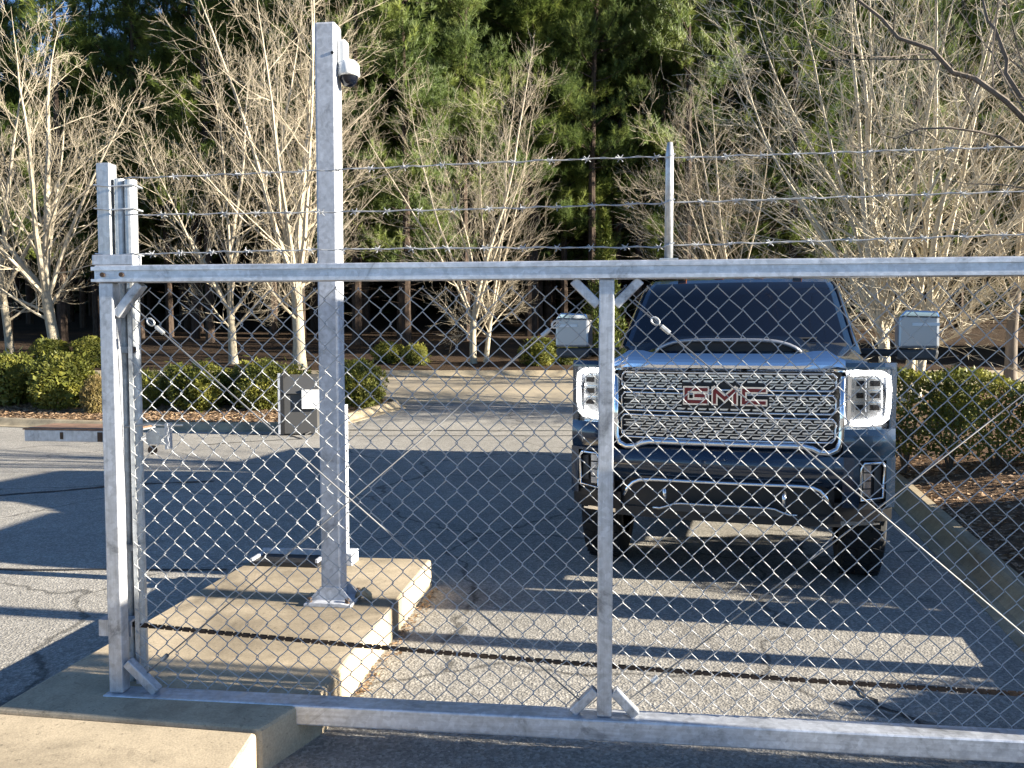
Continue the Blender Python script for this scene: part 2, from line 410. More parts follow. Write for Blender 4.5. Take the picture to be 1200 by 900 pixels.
tar([(1.78, 3.05), (1.70, 3.25), (1.55, 3.5), (1.52, 3.75)], 0.02)

# ------------------------------------------------------------------ concrete island in front of / under the gate
GA = math.atan2(-0.37, 3.287)                       # gate heading
def gp(u, v, z=0.0):                                # gate frame -> world; v is away from the camera
    c, s = math.cos(GA), math.sin(GA); return Vector((-1.527+u*c-v*s, 3.25+u*s+v*c, z))
def island(name, pts, z1, label=None):
    mb = MB(); mb.prism(pts, 2, -0.05, z1)
    return tag(mb.build(name, 'concrete', bevel=0.016), kind='structure')
island('concrete_island', [(-0.893, 2.940), (-0.735, 3.28), (-0.50, 5.25), (-1.60, 5.36), (-1.93, 3.10)], 0.17)
island('concrete_island', [(-0.905, 1.2), (-0.895, 2.927), (-1.93, 3.088), (-3.2, 3.28), (-3.2, 1.2)], 0.165)

# ------------------------------------------------------------------ sliding gate
gate = empty('sliding_gate', gp(0, 0, 0), GA)
tag(gate, 'silver aluminium sliding gate with chain-link mesh and barbed wire on top', 'gate')
GL = 5.2; ZT, ZB = 1.787, 0.142
mb = MB(); mb.box(-0.042, GL, -0.03, 0.03, ZT-0.032, ZT+0.032); tr_ = mb.build('top_rail', 'rail', gate, bevel=0.006)
mb = MB(); mb.box(-0.05, GL, -0.036, -0.031, ZT+0.012, ZT+0.026); mb.box(-0.05, GL, -0.036, -0.031, ZT-0.030, ZT-0.020); mb.build('lip', 'rail', tr_)
mb = MB(); mb.box(-0.045, GL, -0.045, 0.055, ZB-0.046, ZB+0.033); br_ = mb.build('bottom_rail', 'rail', gate, bevel=0.007)
mb = MB(); mb.box(-0.055, 0.11, -0.020, 0.042, ZT+0.033, ZT+0.072); mb.build('splice_plate', 'alu', gate, bevel=0.004)
for x in (0.025, 0.10):
    mb = MB(); mb.lathe([(0.0, 0), (0.009, 0), (0.009, 0.006), (0.0, 0.006)], (x-0.03, -0.037, ZT-0.004), 'y', 10); mb.build('bolt', 'rust', gate)
def post(u, wd=0.054):
    mb = MB(); mb.box(u-wd/2, u+wd/2, -0.024, 0.03, ZB+0.034, ZT-0.033); return mb.build('upright', 'alu', gate, bevel=0.005)
post(0.0, 0.056); post(1.875, 0.054); post(3.75, 0.054)
def brace(p, q):
    mb = MB(); mb.bar((p[0], 0.003, p[1]), (q[0], 0.003, q[1]), 0.034, 0.04); return mb.build('knee_brace', 'alu', gate, bevel=0.004)
brace((0.03, ZT-0.155), (0.13, ZT-0.036)); brace((0.035, ZB+0.15), (0.155, ZB+0.038))
for c in (1.875, 3.75):
    brace((c-0.030, ZT-0.125), (c-0.118, ZT-0.036)); brace((c+0.030, ZT-0.125), (c+0.118, ZT-0.036))
    brace((c-0.032, ZB+0.125), (c-0.115, ZB+0.038)); brace((c+0.032, ZB+0.125), (c+0.115, ZB+0.038))
# tension bar and the woven mesh: each zigzag wire a piece
mb = MB(); mb.box(0.050, 0.066, 0.034, 0.040, ZB+0.05, ZT-0.05); fab = mb.build('chain_link_mesh', 'galv', gate)
DW, DH = 0.082, 0.0885
nh = int((ZT-ZB-0.075)/DH*2)
def zig(phase):
    r_ = random.Random(phase*11+3); mb = MB(); pts = []
    for k in range(nh+1):
        side = 1 if (k+phase) % 2 == 0 else -1
        z = ZB+0.042+k*DH/2
        x = side*(DW/4+0.001)+(r_.random()-0.5)*0.004; y = 0.0035*side
        z += (r_.random()-0.5)*0.003
        pts.append((x, y-0.0032, z-0.0022)); pts.append((x, y+0.0032, z+0.0022))
    mb.tube(pts, 0.00195, 5); return mb.mesh('wire')
zigs = [zig(0), zig(1)]
for m_ in zigs: m_.materials.append(M['wire'])
nw = int((GL-0.10)/(DW/2))
for i in range(nw):
    o = bpy.data.objects.new('wire', zigs[i % 2]); C.objects.link(o); o.parent = fab
    o.location = (0.075+i*DW/2, 0.037+0.004*math.sin(i*0.31), 0.003*math.sin(i*1.7)); o.rotation_euler = (0, R(0.12*math.sin(i*0.9)), 0)
# truss rods with turnbuckles
def truss(p, q, y, tb):
    P, Q = Vector((p[0], y, p[1])), Vector((q[0], y, q[1])); mb = MB()
    mb.tube([P, P.lerp(Q, 0.5)+Vector((0, 0, -0.004)), Q], 0.0029, 6); rod = mb.build('truss_rod', 'rodsteel', gate, smooth=True)
    d = (Q-P).normalized(); c = P.lerp(Q, tb); mb = MB()
    ring = []
    e1, e2 = d, d.cross(Vector((0, 1, 0))).normalized()
    for k in range(12):
        t = 2*math.pi*k/12; ring.append(c+e1*(0.016*math.cos(t))+e2*(0.011*math.sin(t)))
    mb.tube(ring, 0.004, 6, closed=True); mb.tube([c+d*0.028, c+d*0.066], 0.0085, 8)
    mb.build('turnbuckle', 'galv', rod)
for k, u0 in enumerate((0.0, 1.875)):
    truss((u0+0.075, ZT-0.10), (u0+1.80, ZB+0.075), -0.012, 0.055)
    truss((u0+1.80, ZT-0.10), (u0+0.085, ZB+0.085), 0.012, 0.062 if k == 0 else 0.05)
    mb = MB()
    c = Vector((u0+0.085, 0.012, ZB+0.085)).lerp(Vector((u0+1.80, 0.012, ZT-0.10)), 0.05)
    mb.tube([c, c+Vector((0.022, 0, 0.021))], 0.009, 8); mb.build('turnbuckle', 'galv', gate)
# barbed wire and its arm
for c in (2.09, 4.6):
    mb = MB(); mb.tube([(c, 0.0, ZT+0.033), (c, 0, ZT+0.40), (c+0.001, 0, ZT+0.44)], [0.0155, 0.0145, 0.009], 10); arm = mb.build('barbed_wire_arm', 'galv', gate, smooth=True)
    mb = MB(); mb.box(c-0.032, c+0.032, -0.02, 0.02, ZT+0.033, ZT+0.038); mb.build('foot_plate', 'galv', arm)
    mb = MB()
    for zz in (0.085, 0.235, 0.39): mb.tube([(c-0.018, -0.016, ZT+zz-0.006), (c, -0.019, ZT+zz), (c+0.018, -0.016, ZT+zz+0.007)], 0.003, 5)
    mb.build('clip', 'galv', arm)
bm_ = MB()
for s_ in (-1, 1):
    for t_ in (35, 125):
        c_, q_ = math.cos(R(t_+s_*12)), math.sin(R(t_+s_*12))
        bm_.tube([(s_*0.004-c_*0.014, 0.010*s_, -q_*0.013), (s_*0.004+c_*0.014, -0.006*s_, q_*0.013)], 0.0014, 4)
bm_.tube([(-0.007, 0, 0), (0.007, 0, 0)], 0.0045, 6)
barb_me = bm_.mesh('barb'); barb_me.materials.append(M['wire'])
for i, zz in enumerate((0.085, 0.235, 0.39)):
    def bz(u): return ZT+zz+0.012*math.sin(u*1.9+i*2.1)*0.5-0.02*(abs(u-2.09)/2.0)**1.2*(0.5+0.3*i) if u < 2.09 else ZT+zz+0.02*(u-2.09)*(1-i*0.25)
    pts = [(0.06+0.03*k, 0.018+0.002*math.sin(k*0.8), bz(0.06+0.03*k)+0.0015*math.sin(k*1.1)) for k in range(int((GL-0.1)/0.03))]
    mb = MB(); mb.tube(pts, 0.0021, 5)
    pts2 = [(p[0], p[1]+0.0035*math.cos(k*1.6), p[2]+0.0035*math.sin(k*1.6)) for k, p in enumerate(pts)]
    mb.tube(pts2, 0.0015, 4)
    bw = mb.build('barbed_wire', 'wire', gate, smooth=True)
    u = 0.16+0.05*i
    while u < GL-0.15:
        o = bpy.data.objects.new('barb', barb_me); C.objects.link(o); o.parent = bw
        o.location = (u, 0.019, bz(u)); o.rotation_euler = (rnd.uniform(-1.2, 1.2), rnd.uniform(-0.3, 0.3), rnd.uniform(-0.2, 0.2))
        u += 0.128+rnd.uniform(-0.012, 0.012)
# drive chain behind the mesh, with its bracket
mb = MB(); cu = -0.03
k = 0
while cu < 4.9:
    def cz(u): return 0.405-0.062*u+0.006*u*u
    def cy_(u): return 0.10+0.012*u
    p = Vector((cu, cy_(cu), cz(cu))); q = Vector((cu+0.021, cy_(cu+0.021), cz(cu+0.021)))
    if k % 2: mb.bar(p, q, 0.006, 0.008)
    else:
        for s_ in (-0.0055, 0.0055): mb.bar(p+Vector((-0.004, s_, 0)), q+Vector((0.004, s_, 0)), 0.014, 0.003)
    cu += 0.0175; k += 1
mb.build('drive_chain', 'rust', gate)
mb = MB(); mb.prism([(0.04, 0.375), (0.04, 0.44), (0.10, 0.44), (0.10, 0.432), (0.048, 0.432), (0.048, 0.375)], 0, -0.105, 0.03)
mb.box(-0.105, -0.098, 0.048, 0.10, 0.385, 0.432); mb.build('chain_bracket', 'alu', gate)

# ------------------------------------------------------------------ catch post cluster at the gate's end
cp = empty('catch_post', gp(-0.008, 0.09, 0), GA)
tag(cp, 'cluster of one square and two round galvanised posts behind the gate end', 'post')
mb = MB(); mb.box(-0.090, -0.036, 0.0, 0.055, -0.05, 2.225); mb.build('square_tube', 'galv', cp, bevel=0.004)
mb = MB(); mb.lathe([(0.0, -0.05), (0.022, -0.05), (0.022, 2.165), (0.0, 2.165)], (-0.012, 0.03, 0), 'z', 16); mb.build('round_tube', 'galv', cp, smooth=False)
mb = MB(); mb.lathe([(0.0, -0.05), (0.024, -0.05), (0.024, 2.16), (0.0, 2.16)], (0.034, 0.03, 0), 'z', 16); mb.build('round_tube', 'galv', cp)
for zz in (1.87, 2.045, 2.135):
    mb = MB(); mb.tube([(-0.096, -0.006, zz+0.004), (-0.03, -0.008, zz-0.003), (0.02, -0.004, zz), (0.062, 0.004, zz+0.003), (0.064, 0.06, zz), (-0.03, 0.066, zz), (-0.096, 0.064, zz)], 0.0034, 5, closed=True); mb.build('wire_tie', 'galv', cp)
for zz in (1.50, 0.72):
    mb = MB(); mb.box(-0.034, 0.062, -0.014, -0.004, zz-0.012, zz+0.012); mb.build('strap', 'galv', cp)
mb = MB(); mb.lathe([(0.0, 0), (0.016, 0), (0.013, 0.012), (0, 0.012)], (0.05, -0.02, 1.50), 'y', 10); mb.build('bolt', 'rust', cp)
# steel catch channel sticking out beside the posts, roughly at hip height
cc = empty('catch_channel', gp(-0.335, 0.13, 1.13), GA)
tag(cc, 'short grey steel channel with rusty top edge tied to the gate posts', 'bracket')
mb = MB(); mb.prism([(0, 0), (0, 0.046), (0.19, 0.046), (0.19, 0.040), (0.008, 0.040), (0.008, 0.008), (0.19, 0.008), (0.19, 0)], 0, -0.125, 0.33); mb.build('channel', 'greyplast' if False else 'alu', cc, bevel=0.002)
mb = MB(); mb.box(-0.130, 0.325, -0.004, 0.195, 0.047, 0.053); mb.build('top_plate', 'rustplate', cc)
mb = MB(); mb.box(0.19, 0.21, -0.003, 0.05, 0.002, 0.040); mb.box(0.03, 0.042, -0.003, 0.004, 0.010, 0.038); mb.build('slot', 'rust', cc)
mb = MB(); mb.tube([(0.30, -0.10, 0.066), (0.38, -0.055, 0.074), (0.44, -0.05, 0.080), (0.50, -0.052, 0.077), (0.575, -0.05, 0.078)], 0.0042, 6); mb.build('tie_rod', 'galv', cc)
# latch plate on the right of the posts
lp = empty('latch_plate', gp(0.085, 0.085, 1.11), GA)
tag(lp, 'small galvanised latch plate with upright tab clamped to round post', 'latch')
mb = MB(); mb.prism([(0.0, 0.02), (0.0, 0.06), (0.04, 0.085), (0.085, 0.085), (0.085, 0.02)], 1, 0.0, 0.012); mb.build('plate', 'galv', lp)
mb = MB(); mb.box(0.088, 0.098, -0.02, 0.02, 0.005, 0.105); mb.build('tab', 'alu', lp)
mb = MB(); mb.lathe([(0, 0), (0.018, 0), (0.018, 0.01), (0, 0.01)], (0.03, -0.012, 0.0), 'y', 12); mb.build('bolt', 'rust', lp)

# ------------------------------------------------------------------ tall white post with camera, short post, tray
wp = empty('steel_post', (-0.932, 4.41, 0.17), GA)
tag(wp, 'tall white square steel post standing on the concrete island', 'post')
mb = MB(); mb.box(-0.054, 0.054, -0.055, 0.055, 0.012, 2.955); mb.build('shaft', 'white', wp, bevel=0.012)
mb = MB(); mb.prism([(-0.125, 0), (0.125, 0), (0.125, 0.014), (0.07, 0.022), (-0.07, 0.022), (-0.125, 0.014)], 1, -0.12, 0.12); bp = mb.build('base_plate', 'white', wp, bevel=0.003)
mb = MB(); mb.prism([(-0.115, 0.02), (0.115, 0.02), (0.056, 0.085), (-0.056, 0.085)], 1, -0.064, -0.056); mb.prism([(-0.115, 0.02), (0.115, 0.02), (0.056, 0.085), (-0.056, 0.085)], 1, 0.056, 0.064); mb.build('gusset', 'white', wp)
for sx in (-1, 1):
    for sy in (-1, 1):
        mb = MB(); mb.lathe([(0, 0.014), (0.013, 0.014), (0.013, 0.04), (0, 0.042)], (sx*0.1, sy*0.095, 0), 'z', 6); mb.build('anchor_bolt', 'rust', bp)
mb = MB(); mb.lathe([(0, 0), (0.008, 0), (0.008, 0.004), (0, 0.004)], (0.04, -0.0585, 2.80), 'y', 8); mb.build('hole', 'black', wp)
sc_ = empty('security_camera', (-0.932+0.054*math.cos(GA), 4.41, 0.17+2.69), GA)
tag(sc_, 'white dome security camera on the side of the tall white post', 'camera')
mb = MB(); mb.box(0.002, 0.045, -0.035, 0.035, 0.06, 0.185); mb.build('wall_mount', 'plast', sc_, bevel=0.010)
mb = MB(); mb.lathe([(0, 0.075), (0.035, 0.07), (0.052, 0.05), (0.056, 0.0), (0.050, -0.008), (0, -0.008)], (0.052, 0, 0.015), 'z', 24); mb.build('housing', 'plast', sc_, smooth=True)
mb = MB(); mb.lathe([(0.046, 0), (0.043, -0.02), (0.032, -0.038), (0.015, -0.048), (0.0, -0.05)], (0.052, 0, 0.006), 'z', 20); mb.build('dome', 'tint', sc_, smooth=True)
# short perforated post behind
sp = empty('perforated_post', (-1.062, 5.16, 0.17), GA)
tag(sp, 'short white perforated channel post behind the tall post', 'post')
mb = MB(); mb.box(-0.055, 0.055, -0.045, 0.045, 0.01, 0.97); sh = mb.build('shaft', 'white', sp, bevel=0.004)
mb = MB(); mb.box(-0.02, 0.105, -0.07, 0.07, 0.0, 0.075); mb.build('foot', 'white', sp, bevel=0.004)
for k in range(9):
    mb = MB(); mb.lathe([(0, 0), (0.009, 0), (0.009, 0.003), (0, 0.003)], (0.055, 0.0, 0.12+k*0.095), 'x', 8); mb.build('hole', 'black', sh)
ty = empty('steel_tray', (-1.37, 5.16, 0.17), GA)
tag(ty, 'low dark open steel tray with pale rim lying on the concrete island', 'tray')
mb = MB(); mb.box(-0.20, 0.22, -0.10, 0.10, 0.0, 0.03); mb.build('base', 'black', ty, bevel=0.004)
mb = MB(); mb.box(-0.20, 0.22, 0.085, 0.105, 0.03, 0.062); mb.box(-0.20, -0.185, -0.1, 0.085, 0.03, 0.045); mb.box(0.205, 0.22, -0.1, 0.085, 0.03, 0.05); mb.build('rim', 'white', ty)
lo = MB()
lo.tube([(-0.82, 4.42, 0.175), (-0.80, 4.40, 0.205), (-0.775, 4.395, 0.222), (-0.75, 4.40, 0.20), (-0.745, 4.41, 0.176)], [0.012, 0.02, 0.026, 0.02, 0.012], 7)
tag(lo.build('broken_stone', 'kerb'), 'small tan broken stone lying beside the tall post base', 'stone')

# ------------------------------------------------------------------ bare deciduous trees
def perp(d, ang, az):
    o = d.orthogonal().normalized(); o = Quaternion(d, az) @ o
    return (d*math.cos(ang)+o*math.sin(ang)).normalized()
UP = Vector((0, 0, 1))
def strand(r_, p, d, L, n, up, wob):
    pts = [p]; s = L/n; q = p
    for k in range(n):
        d = (d+UP*up+Vector((r_.gauss(0, wob), r_.gauss(0, wob), r_.gauss(0, wob)))).normalized()
        q = q+d*s; pts.append(q)
    return pts
def at(pts, t):
    f = t*(len(pts)-1); i = min(int(f), len(pts)-2); a_ = pts[i].lerp(pts[i+1], f-i); return a_, (pts[i+1]-pts[i]).normalized()
def bare_tree(seed, H, trunk_h, trunk_r, leads, spread, label, loc, side_n=19, side_k=0.50, twig_n=8, bark='bark', twig='twig', low=0.1, group=None, rz=0.0, stems=1, rmin=0.0032, extra=()):
    r_ = random.Random(seed)
    root = empty('bare_tree', loc, rz); tag(root, label, 'tree', group)
    tb = MB(); cb = MB()
    forks = []
    for s_ in range(stems):
        az = r_.random()*6.28; off = Vector((math.cos(az), math.sin(az), 0))*(0.0 if stems == 1 else r_.uniform(0.12, 0.42))
        d = perp(UP, R(2 if stems == 1 else r_.uniform(3, 11)), az); rr = trunk_r*(1 if stems == 1 else r_.uniform(0.6, 1.0))
        pts = strand(r_, off+Vector((0, 0, -0.15)), d, trunk_h+0.15, 6, 0.02, 0.025)
        tb.tube(pts, [rr*1.45, rr*1.12, rr, rr*0.97, rr*0.94, rr*0.92, rr*0.88], 10, cap=False)
        forks.append((pts[-1], (pts[-1]-pts[-2]).normalized(), rr))
        for k in range(3):
            p, dd = at(pts, r_.uniform(0.55, 0.95)); forks.append(None)
            q = strand(r_, p, perp(dd, R(r_.uniform(40, 65)), r_.random()*6.28), H*r_.uniform(0.2, 0.32), 7, 0.07, 0.06)
            forks[-1] = ('limb', q, rr*0.3)
    limbs = []
    for f in forks:
        if f[0] == 'limb': limbs.append((f[1], f[2])); continue
        p, d, rr = f
        for k in range(leads):
            az = 6.283*(k+r_.uniform(-0.3, 0.3))/leads
            ang = 0.04 if k == 0 else R(spread)*r_.uniform(0.35, 1.0)
            L = (H-trunk_h)*(1.0 if k == 0 else r_.uniform(0.72, 0.98))
            pts = strand(r_, p-d*0.05*k, perp(d, ang, az), L, 12, 0.018, 0.045)
            limbs.append((pts, rr*(0.78 if k == 0 else r_.uniform(0.38, 0.6))))
    for ex, er in extra:
        ev = [Vector(p) for p in ex]; q_ = []
        for i in range(len(ev)*3-2):
            p, _ = at(ev, i/(len(ev)*3-3)); q_.append(p+Vector((r_.gauss(0, 0.03), r_.gauss(0, 0.03), r_.gauss(0, 0.035))))
        limbs.append((q_, er))
    for pts, rr in limbs:
        n = len(pts); L = sum((pts[i+1]-pts[i]).length for i in range(n-1))
        cb.tube(pts, [max(rmin, rr*(1-i/(n-1))**0.85) for i in range(n)], 6, cap=False)
        ns = max(5, int(side_n*(0.4+0.6*min(1, L/(H*0.7)))))
        for k in range(ns):
            t = low+(0.97-low)*(k+r_.random())/ns
            p, d = at(pts, t)
            Ls = L*(side_k*(1-t)**0.8+0.07)*r_.uniform(0.6, 1.15); rs = max(rmin*1.25, rr*(1-t)*0.38)
            sp_ = strand(r_, p, perp(d, R(r_.uniform(28, 66)), r_.random()*6.28), Ls, 6, 0.045, 0.09)
            cb.tube(sp_, [max(rmin, rs*(1-i/6*0.85)) for i in range(7)], 4, cap=False)
            for j in range(max(3, int(twig_n*min(1.6, Ls/0.9)))):
                p2, d2 = at(sp_, r_.uniform(0.12, 1.0)); Lt = r_.uniform(0.25, 0.75)*(0.6+0.4*min(1, Ls))
                tp = strand(r_, p2, perp(d2, R(r_.uniform(20, 55)), r_.random()*6.28), Lt, 3, 0.09, 0.09)
                cb.tube(tp, [rmin*0.95, rmin*0.85, rmin*0.75, rmin*0.55], 3, cap=False)
                for m_ in range(r_.choice((1, 2, 2, 3))):
                    p3, d3 = at(tp, r_.uniform(0.2, 0.95))
                    t3 = strand(r_, p3, perp(d3, R(r_.uniform(20, 50)), r_.random()*6.28), Lt*r_.uniform(0.3, 0.6), 2, 0.1, 0.1)
                    cb.tube(t3, [rmin*0.8, rmin*0.7, rmin*0.5], 3, cap=False)
    tb.build('trunk', bark, root, smooth=True, fixn=False); cb.build('crown', twig, root, smooth=False, fixn=False)
    return root
GB = 'bare trees along the drive'
bare_tree(11, 9.6, 1.9, 0.15, 6, 42, 'bare pale tree with thick forked trunk above the low left shrubs', (-12.25, 23.0, zt(23)+0.1), group=GB)
bare_tree(12, 8.5, 1.9, 0.11, 5, 40, 'bare tree with slim shaded trunk beside the thick forked one', (-14.2, 24.2, zt(24.2)+0.1), group=GB)
bare_tree(13, 8.6, 1.5, 0.11, 6, 54, 'wide bare tree with arching limbs just left of the tall white post', (-7.5, 23.0, zt(23)+0.1), group=GB)
bare_tree(14, 11.5, 2.1, 0.15, 6, 32, 'tallest bare tree with straight leaders reaching past the tall white post', (-5.45, 21.9, zt(21.9)+0.1), group=GB)
bare_tree(23, 9.5, 2.3, 0.09, 4, 24, 'thin grey bare tree behind the tallest bare tree', (-6.2, 24.4, zt(24.4)+0.1), bark='greybark', group=GB)
bare_tree(15, 8.3, 1.15, 0.10, 4, 34, 'fan shaped bare tree with twin trunk against the dark pines', (-0.85, 23.0, zt(23)+0.1), stems=2, group=GB, side_k=0.36)
bare_tree(16, 8.2, 1.2, 0.09, 4, 36, 'slender bare tree with reddish twigs behind the truck roof', (6.6, 24.0, zt(24)+0.1), stems=2, group=GB)
bare_tree(17, 9.4, 1.5, 0.10, 3, 34, 'large multi-stemmed bare tree behind the hedge and truck mirror', (7.15, 15.6, zt(15.6)+0.3), stems=6, bark='creambark', twig='creambark', group=GB, low=0.04, rmin=0.0040, side_n=20, twig_n=5)
bare_tree(18, 9.0, 2.2, 0.12, 6, 42, 'bare tree with grey trunk to the right of the multi-stemmed tree', (11.0, 18.8, zt(18.8)+0.1), bark='greybark', group=GB)
bare_tree(19, 7.6, 1.7, 0.10, 5, 46, 'bare tree with dark arching branches reaching in from the right', (6.9, 8.6, 0.5), group=GB, bark='greybark', twig='greybark', rmin=0.003, side_n=10, twig_n=4,
          extra=(([(0.0, 0, 1.6), (-0.8, 0, 2.55), (-1.8, -0.05, 3.25), (-2.6, -0.1, 3.65), (-3.3, -0.1, 4.15), (-4.0, -0.15, 4.75), (-4.6, -0.2, 5.3)], 0.042),
                 ([(0.0, 0, 1.5), (-0.7, -0.1, 2.3), (-1.45, -0.2, 2.75), (-2.2, -0.3, 3.0), (-3.0, -0.35, 3.05), (-3.8, -0.4, 2.95)], 0.03),
                 ([(-0.3, 0, 1.9), (-1.1, 0.2, 2.9), (-1.75, 0.2, 3.5), (-2.0, 0.2, 4.1), (-2.2, 0.25, 4.7), (-2.5, 0.3, 5.4)], 0.035)))

# ------------------------------------------------------------------ pines
def pine_meshes(seed, H, crown0, rad, nb, tufts):
    r_ = random.Random(seed); tb = MB(); cb = MB()
    pts = strand(r_, Vector((0, 0, -0.3)), UP, H+0.3, 9, 0.02, 0.012)
    tb.tube(pts, [0.17*(1-i/9*0.9)+0.012 for i in range(10)], 7, cap=False)
    for k in range(nb):
        t = (k+r_.random())/nb; z = crown0+(H-crown0)*t
        p, _ = at(pts, (z+0.3)/(H+0.3)); az = r_.random()*6.28
        L = rad*(1-t)**0.65*r_.uniform(0.65, 1.15)+0.3
        d = Vector((math.cos(az), math.sin(az), r_.uniform(-0.05, 0.45)))
        bp = strand(r_, p, d.normalized(), L, 5, 0.05, 0.07)
        tb.tube(bp, [0.030, 0.024, 0.018, 0.013, 0.009, 0.006], 4, cap=False)
        nt_ = max(6, int(tufts*2.2*L/rad))
        for j in range(nt_):
            q, dq = at(bp, r_.uniform(0.25, 1.0)); off = Vector((r_.gauss(0, 0.22), r_.gauss(0, 0.22), r_.gauss(0.06, 0.15)))
            q = q+off; ax = (dq*0.5+UP*0.9+off*1.4).normalized(); n_ = r_.randint(20, 28); ln = r_.uniform(0.2, 0.34)
            for m_ in range(n_):
                nd = perp(ax, R(r_.uniform(10, 88)), r_.random()*6.28); sd_ = nd.orthogonal().normalized()*0.0125
                b = len(cb.v); q0 = q+ax*r_.uniform(-0.12, 0.16); tip = q0+nd*ln
                cb.v += [tuple(q0-sd_), tuple(q0+sd_), tuple(tip)]; cb.f.append((b, b+1, b+2))
    # dead lower branches
    for k in range(14):
        z = r_.uniform(1.5, crown0); p, _ = at(pts, (z+0.3)/(H+0.3)); az = r_.random()*6.28
        bp = strand(r_, p, Vector((math.cos(az), math.sin(az), 0.1)).normalized(), r_.uniform(0.4, 1.6), 4, -0.01, 0.1)
        tb.tube(bp, [0.014, 0.011, 0.009, 0.007, 0.004], 3, cap=False)
    res = []
    for nm, m_, mt in (('trunk', tb, 'pinebark'), ('crown', cb, 'pine')):
        me = m_.mesh(nm); me.materials.append(M[mt]); res.append((nm, me))
    return res
protos = [pine_meshes(100+i, H, c0, rad, nb, tf) for i, (H, c0, rad, nb, tf) in enumerate(((19, 6.5, 2.6, 70, 17), (17, 4.5, 2.4, 72, 16), (21, 9.0, 2.8, 66, 18), (14, 2.2, 2.2, 66, 15), (11, 1.0, 1.9, 60, 14)))]
def pine(i, x, y, s, rz, label):
    if y > 28: y += 0.24*max(0.0, x+2)
    o = empty('pine_tree', (x, y, zt(y)-0.05), rz); o.scale = (s, s, s*rnd.uniform(0.94, 1.06))
    tag(o, label, 'tree', 'pines in the wood behind the road')
    for nm, me in protos[i]:
        c = bpy.data.objects.new(nm, me); C.objects.link(c); c.parent = o
    return o
LF = ['tall pine with bare trunk and high crown in the wood', 'pine with full green crown in the wood behind the road', 'very tall pine with crown only near its top in the wood', 'bushy mid-height pine with low branches in the wood', 'small young pine with branches to the ground in the wood']
pr = random.Random(5)
# front edge of the wood
for x, y, i, s in ((-22, 29, 3, 1.0), (-18.6, 31, 1, 0.8), (-15.5, 29.5, 3, 0.95), (-12.6, 31.5, 1, 0.82), (-10.3, 29.2, 1, 0.88), (-7.4, 30.0, 1, 0.98), (-5.2, 28.6, 3, 0.98), (-3.4, 27.6, 3, 0.92), (-1.6, 29.8, 1, 1.0),
                   (0.8, 31.2, 0, 1.0), (2.9, 30.2, 0, 0.95), (4.9, 31.6, 2, 0.9), (6.4, 29.4, 0, 0.94), (8.3, 30.8, 1, 1.0), (10.4, 28.8, 3, 1.05), (12.8, 30.4, 1, 0.98), (15.5, 29, 3, 1.05), (18.5, 30.5, 0, 1.0), (21.5, 29.5, 1, 1.0), (24.5, 31, 3, 1.1), (28, 29.5, 1, 1.0), (32, 31, 3, 1.1)):
    pine(i, x, y, s, pr.random()*6.28, LF[i])
for k in range(16):
    i = pr.choice((1, 1, 0, 3)); pine(i, -15+k*1.9+pr.uniform(-0.5, 0.5), 31.2+pr.uniform(-0.8, 1.2), pr.uniform(0.86, 1.04)*(0.85 if k < 3 else 1), pr.random()*6.28, LF[i])
LD = [t.replace('in the wood', 'deep in the wood') for t in LF]
for row, (y0, n) in enumerate(((33.5, 20), (36.5, 24), (40, 26), (44, 30), (49, 32), (53, 32))):
    for k in range(n):
        x = -28-row*2+(64+row*4.5)*(k+pr.uniform(-0.3, 0.3))/n
        i = pr.choice((0, 1, 2, 0, 1, 3) if row < 2 else (0, 1, 1, 3, 1))
        s = pr.uniform(0.9, 1.1)
        if x < -12: s *= 0.80
        pine(i, x, y0+pr.uniform(-1.2, 1.2), s, pr.random()*6.28, LD[i])
# row of pines added along the sun's line to shade the forest floor
for k in range(26):
    x = 14.5+k*1.15; y = 25.4-0.178*x+pr.uniform(-0.3, 1.0)+(k % 3)*1.9; i = pr.choice((3, 4, 4, 4))
    pine(i, x, y, pr.uniform(0.62, 0.85)*(0.8 if i == 3 else 1), pr.random()*6.28, ['', '', '', 'bushy pine added right of the wood to shade its floor', 'small young pine added right of the wood to shade its floor'][i])
# dark undergrowth deep in the wood, one mass
def leaf_mass(mb, r_, pfun, n, size, asp=0.55):
    for k in range(n):
        p, nrm = pfun(); d = perp(nrm, R(r_.uniform(10, 85)), r_.random()*6.28); sd_ = d.cross(nrm+Vector((0.01, 0.02, 0.03)))
        if sd_.length < 1e-4: continue
        s = size*r_.uniform(0.6, 1.3); sd_ = sd_.normalized()*s*asp*0.5; d = d*s
        b = len(mb.v); mb.v += [tuple(p), tuple(p+d*0.5+sd_), tuple(p+d), tuple(p+d*0.5-sd_)]; mb.f.append((b, b+1, b+2, b+3))
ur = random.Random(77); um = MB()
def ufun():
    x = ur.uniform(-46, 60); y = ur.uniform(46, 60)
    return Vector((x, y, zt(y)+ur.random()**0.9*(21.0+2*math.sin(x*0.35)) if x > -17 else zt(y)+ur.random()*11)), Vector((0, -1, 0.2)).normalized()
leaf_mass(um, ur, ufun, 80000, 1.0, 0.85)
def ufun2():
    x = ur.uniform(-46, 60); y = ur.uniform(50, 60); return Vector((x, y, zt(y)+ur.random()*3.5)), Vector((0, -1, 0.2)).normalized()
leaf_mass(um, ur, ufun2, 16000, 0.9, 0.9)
tag(um.build('undergrowth', 'deep', fixn=False), 'dark evergreen undergrowth filling the wood behind the pines', 'undergrowth', kind='stuff')

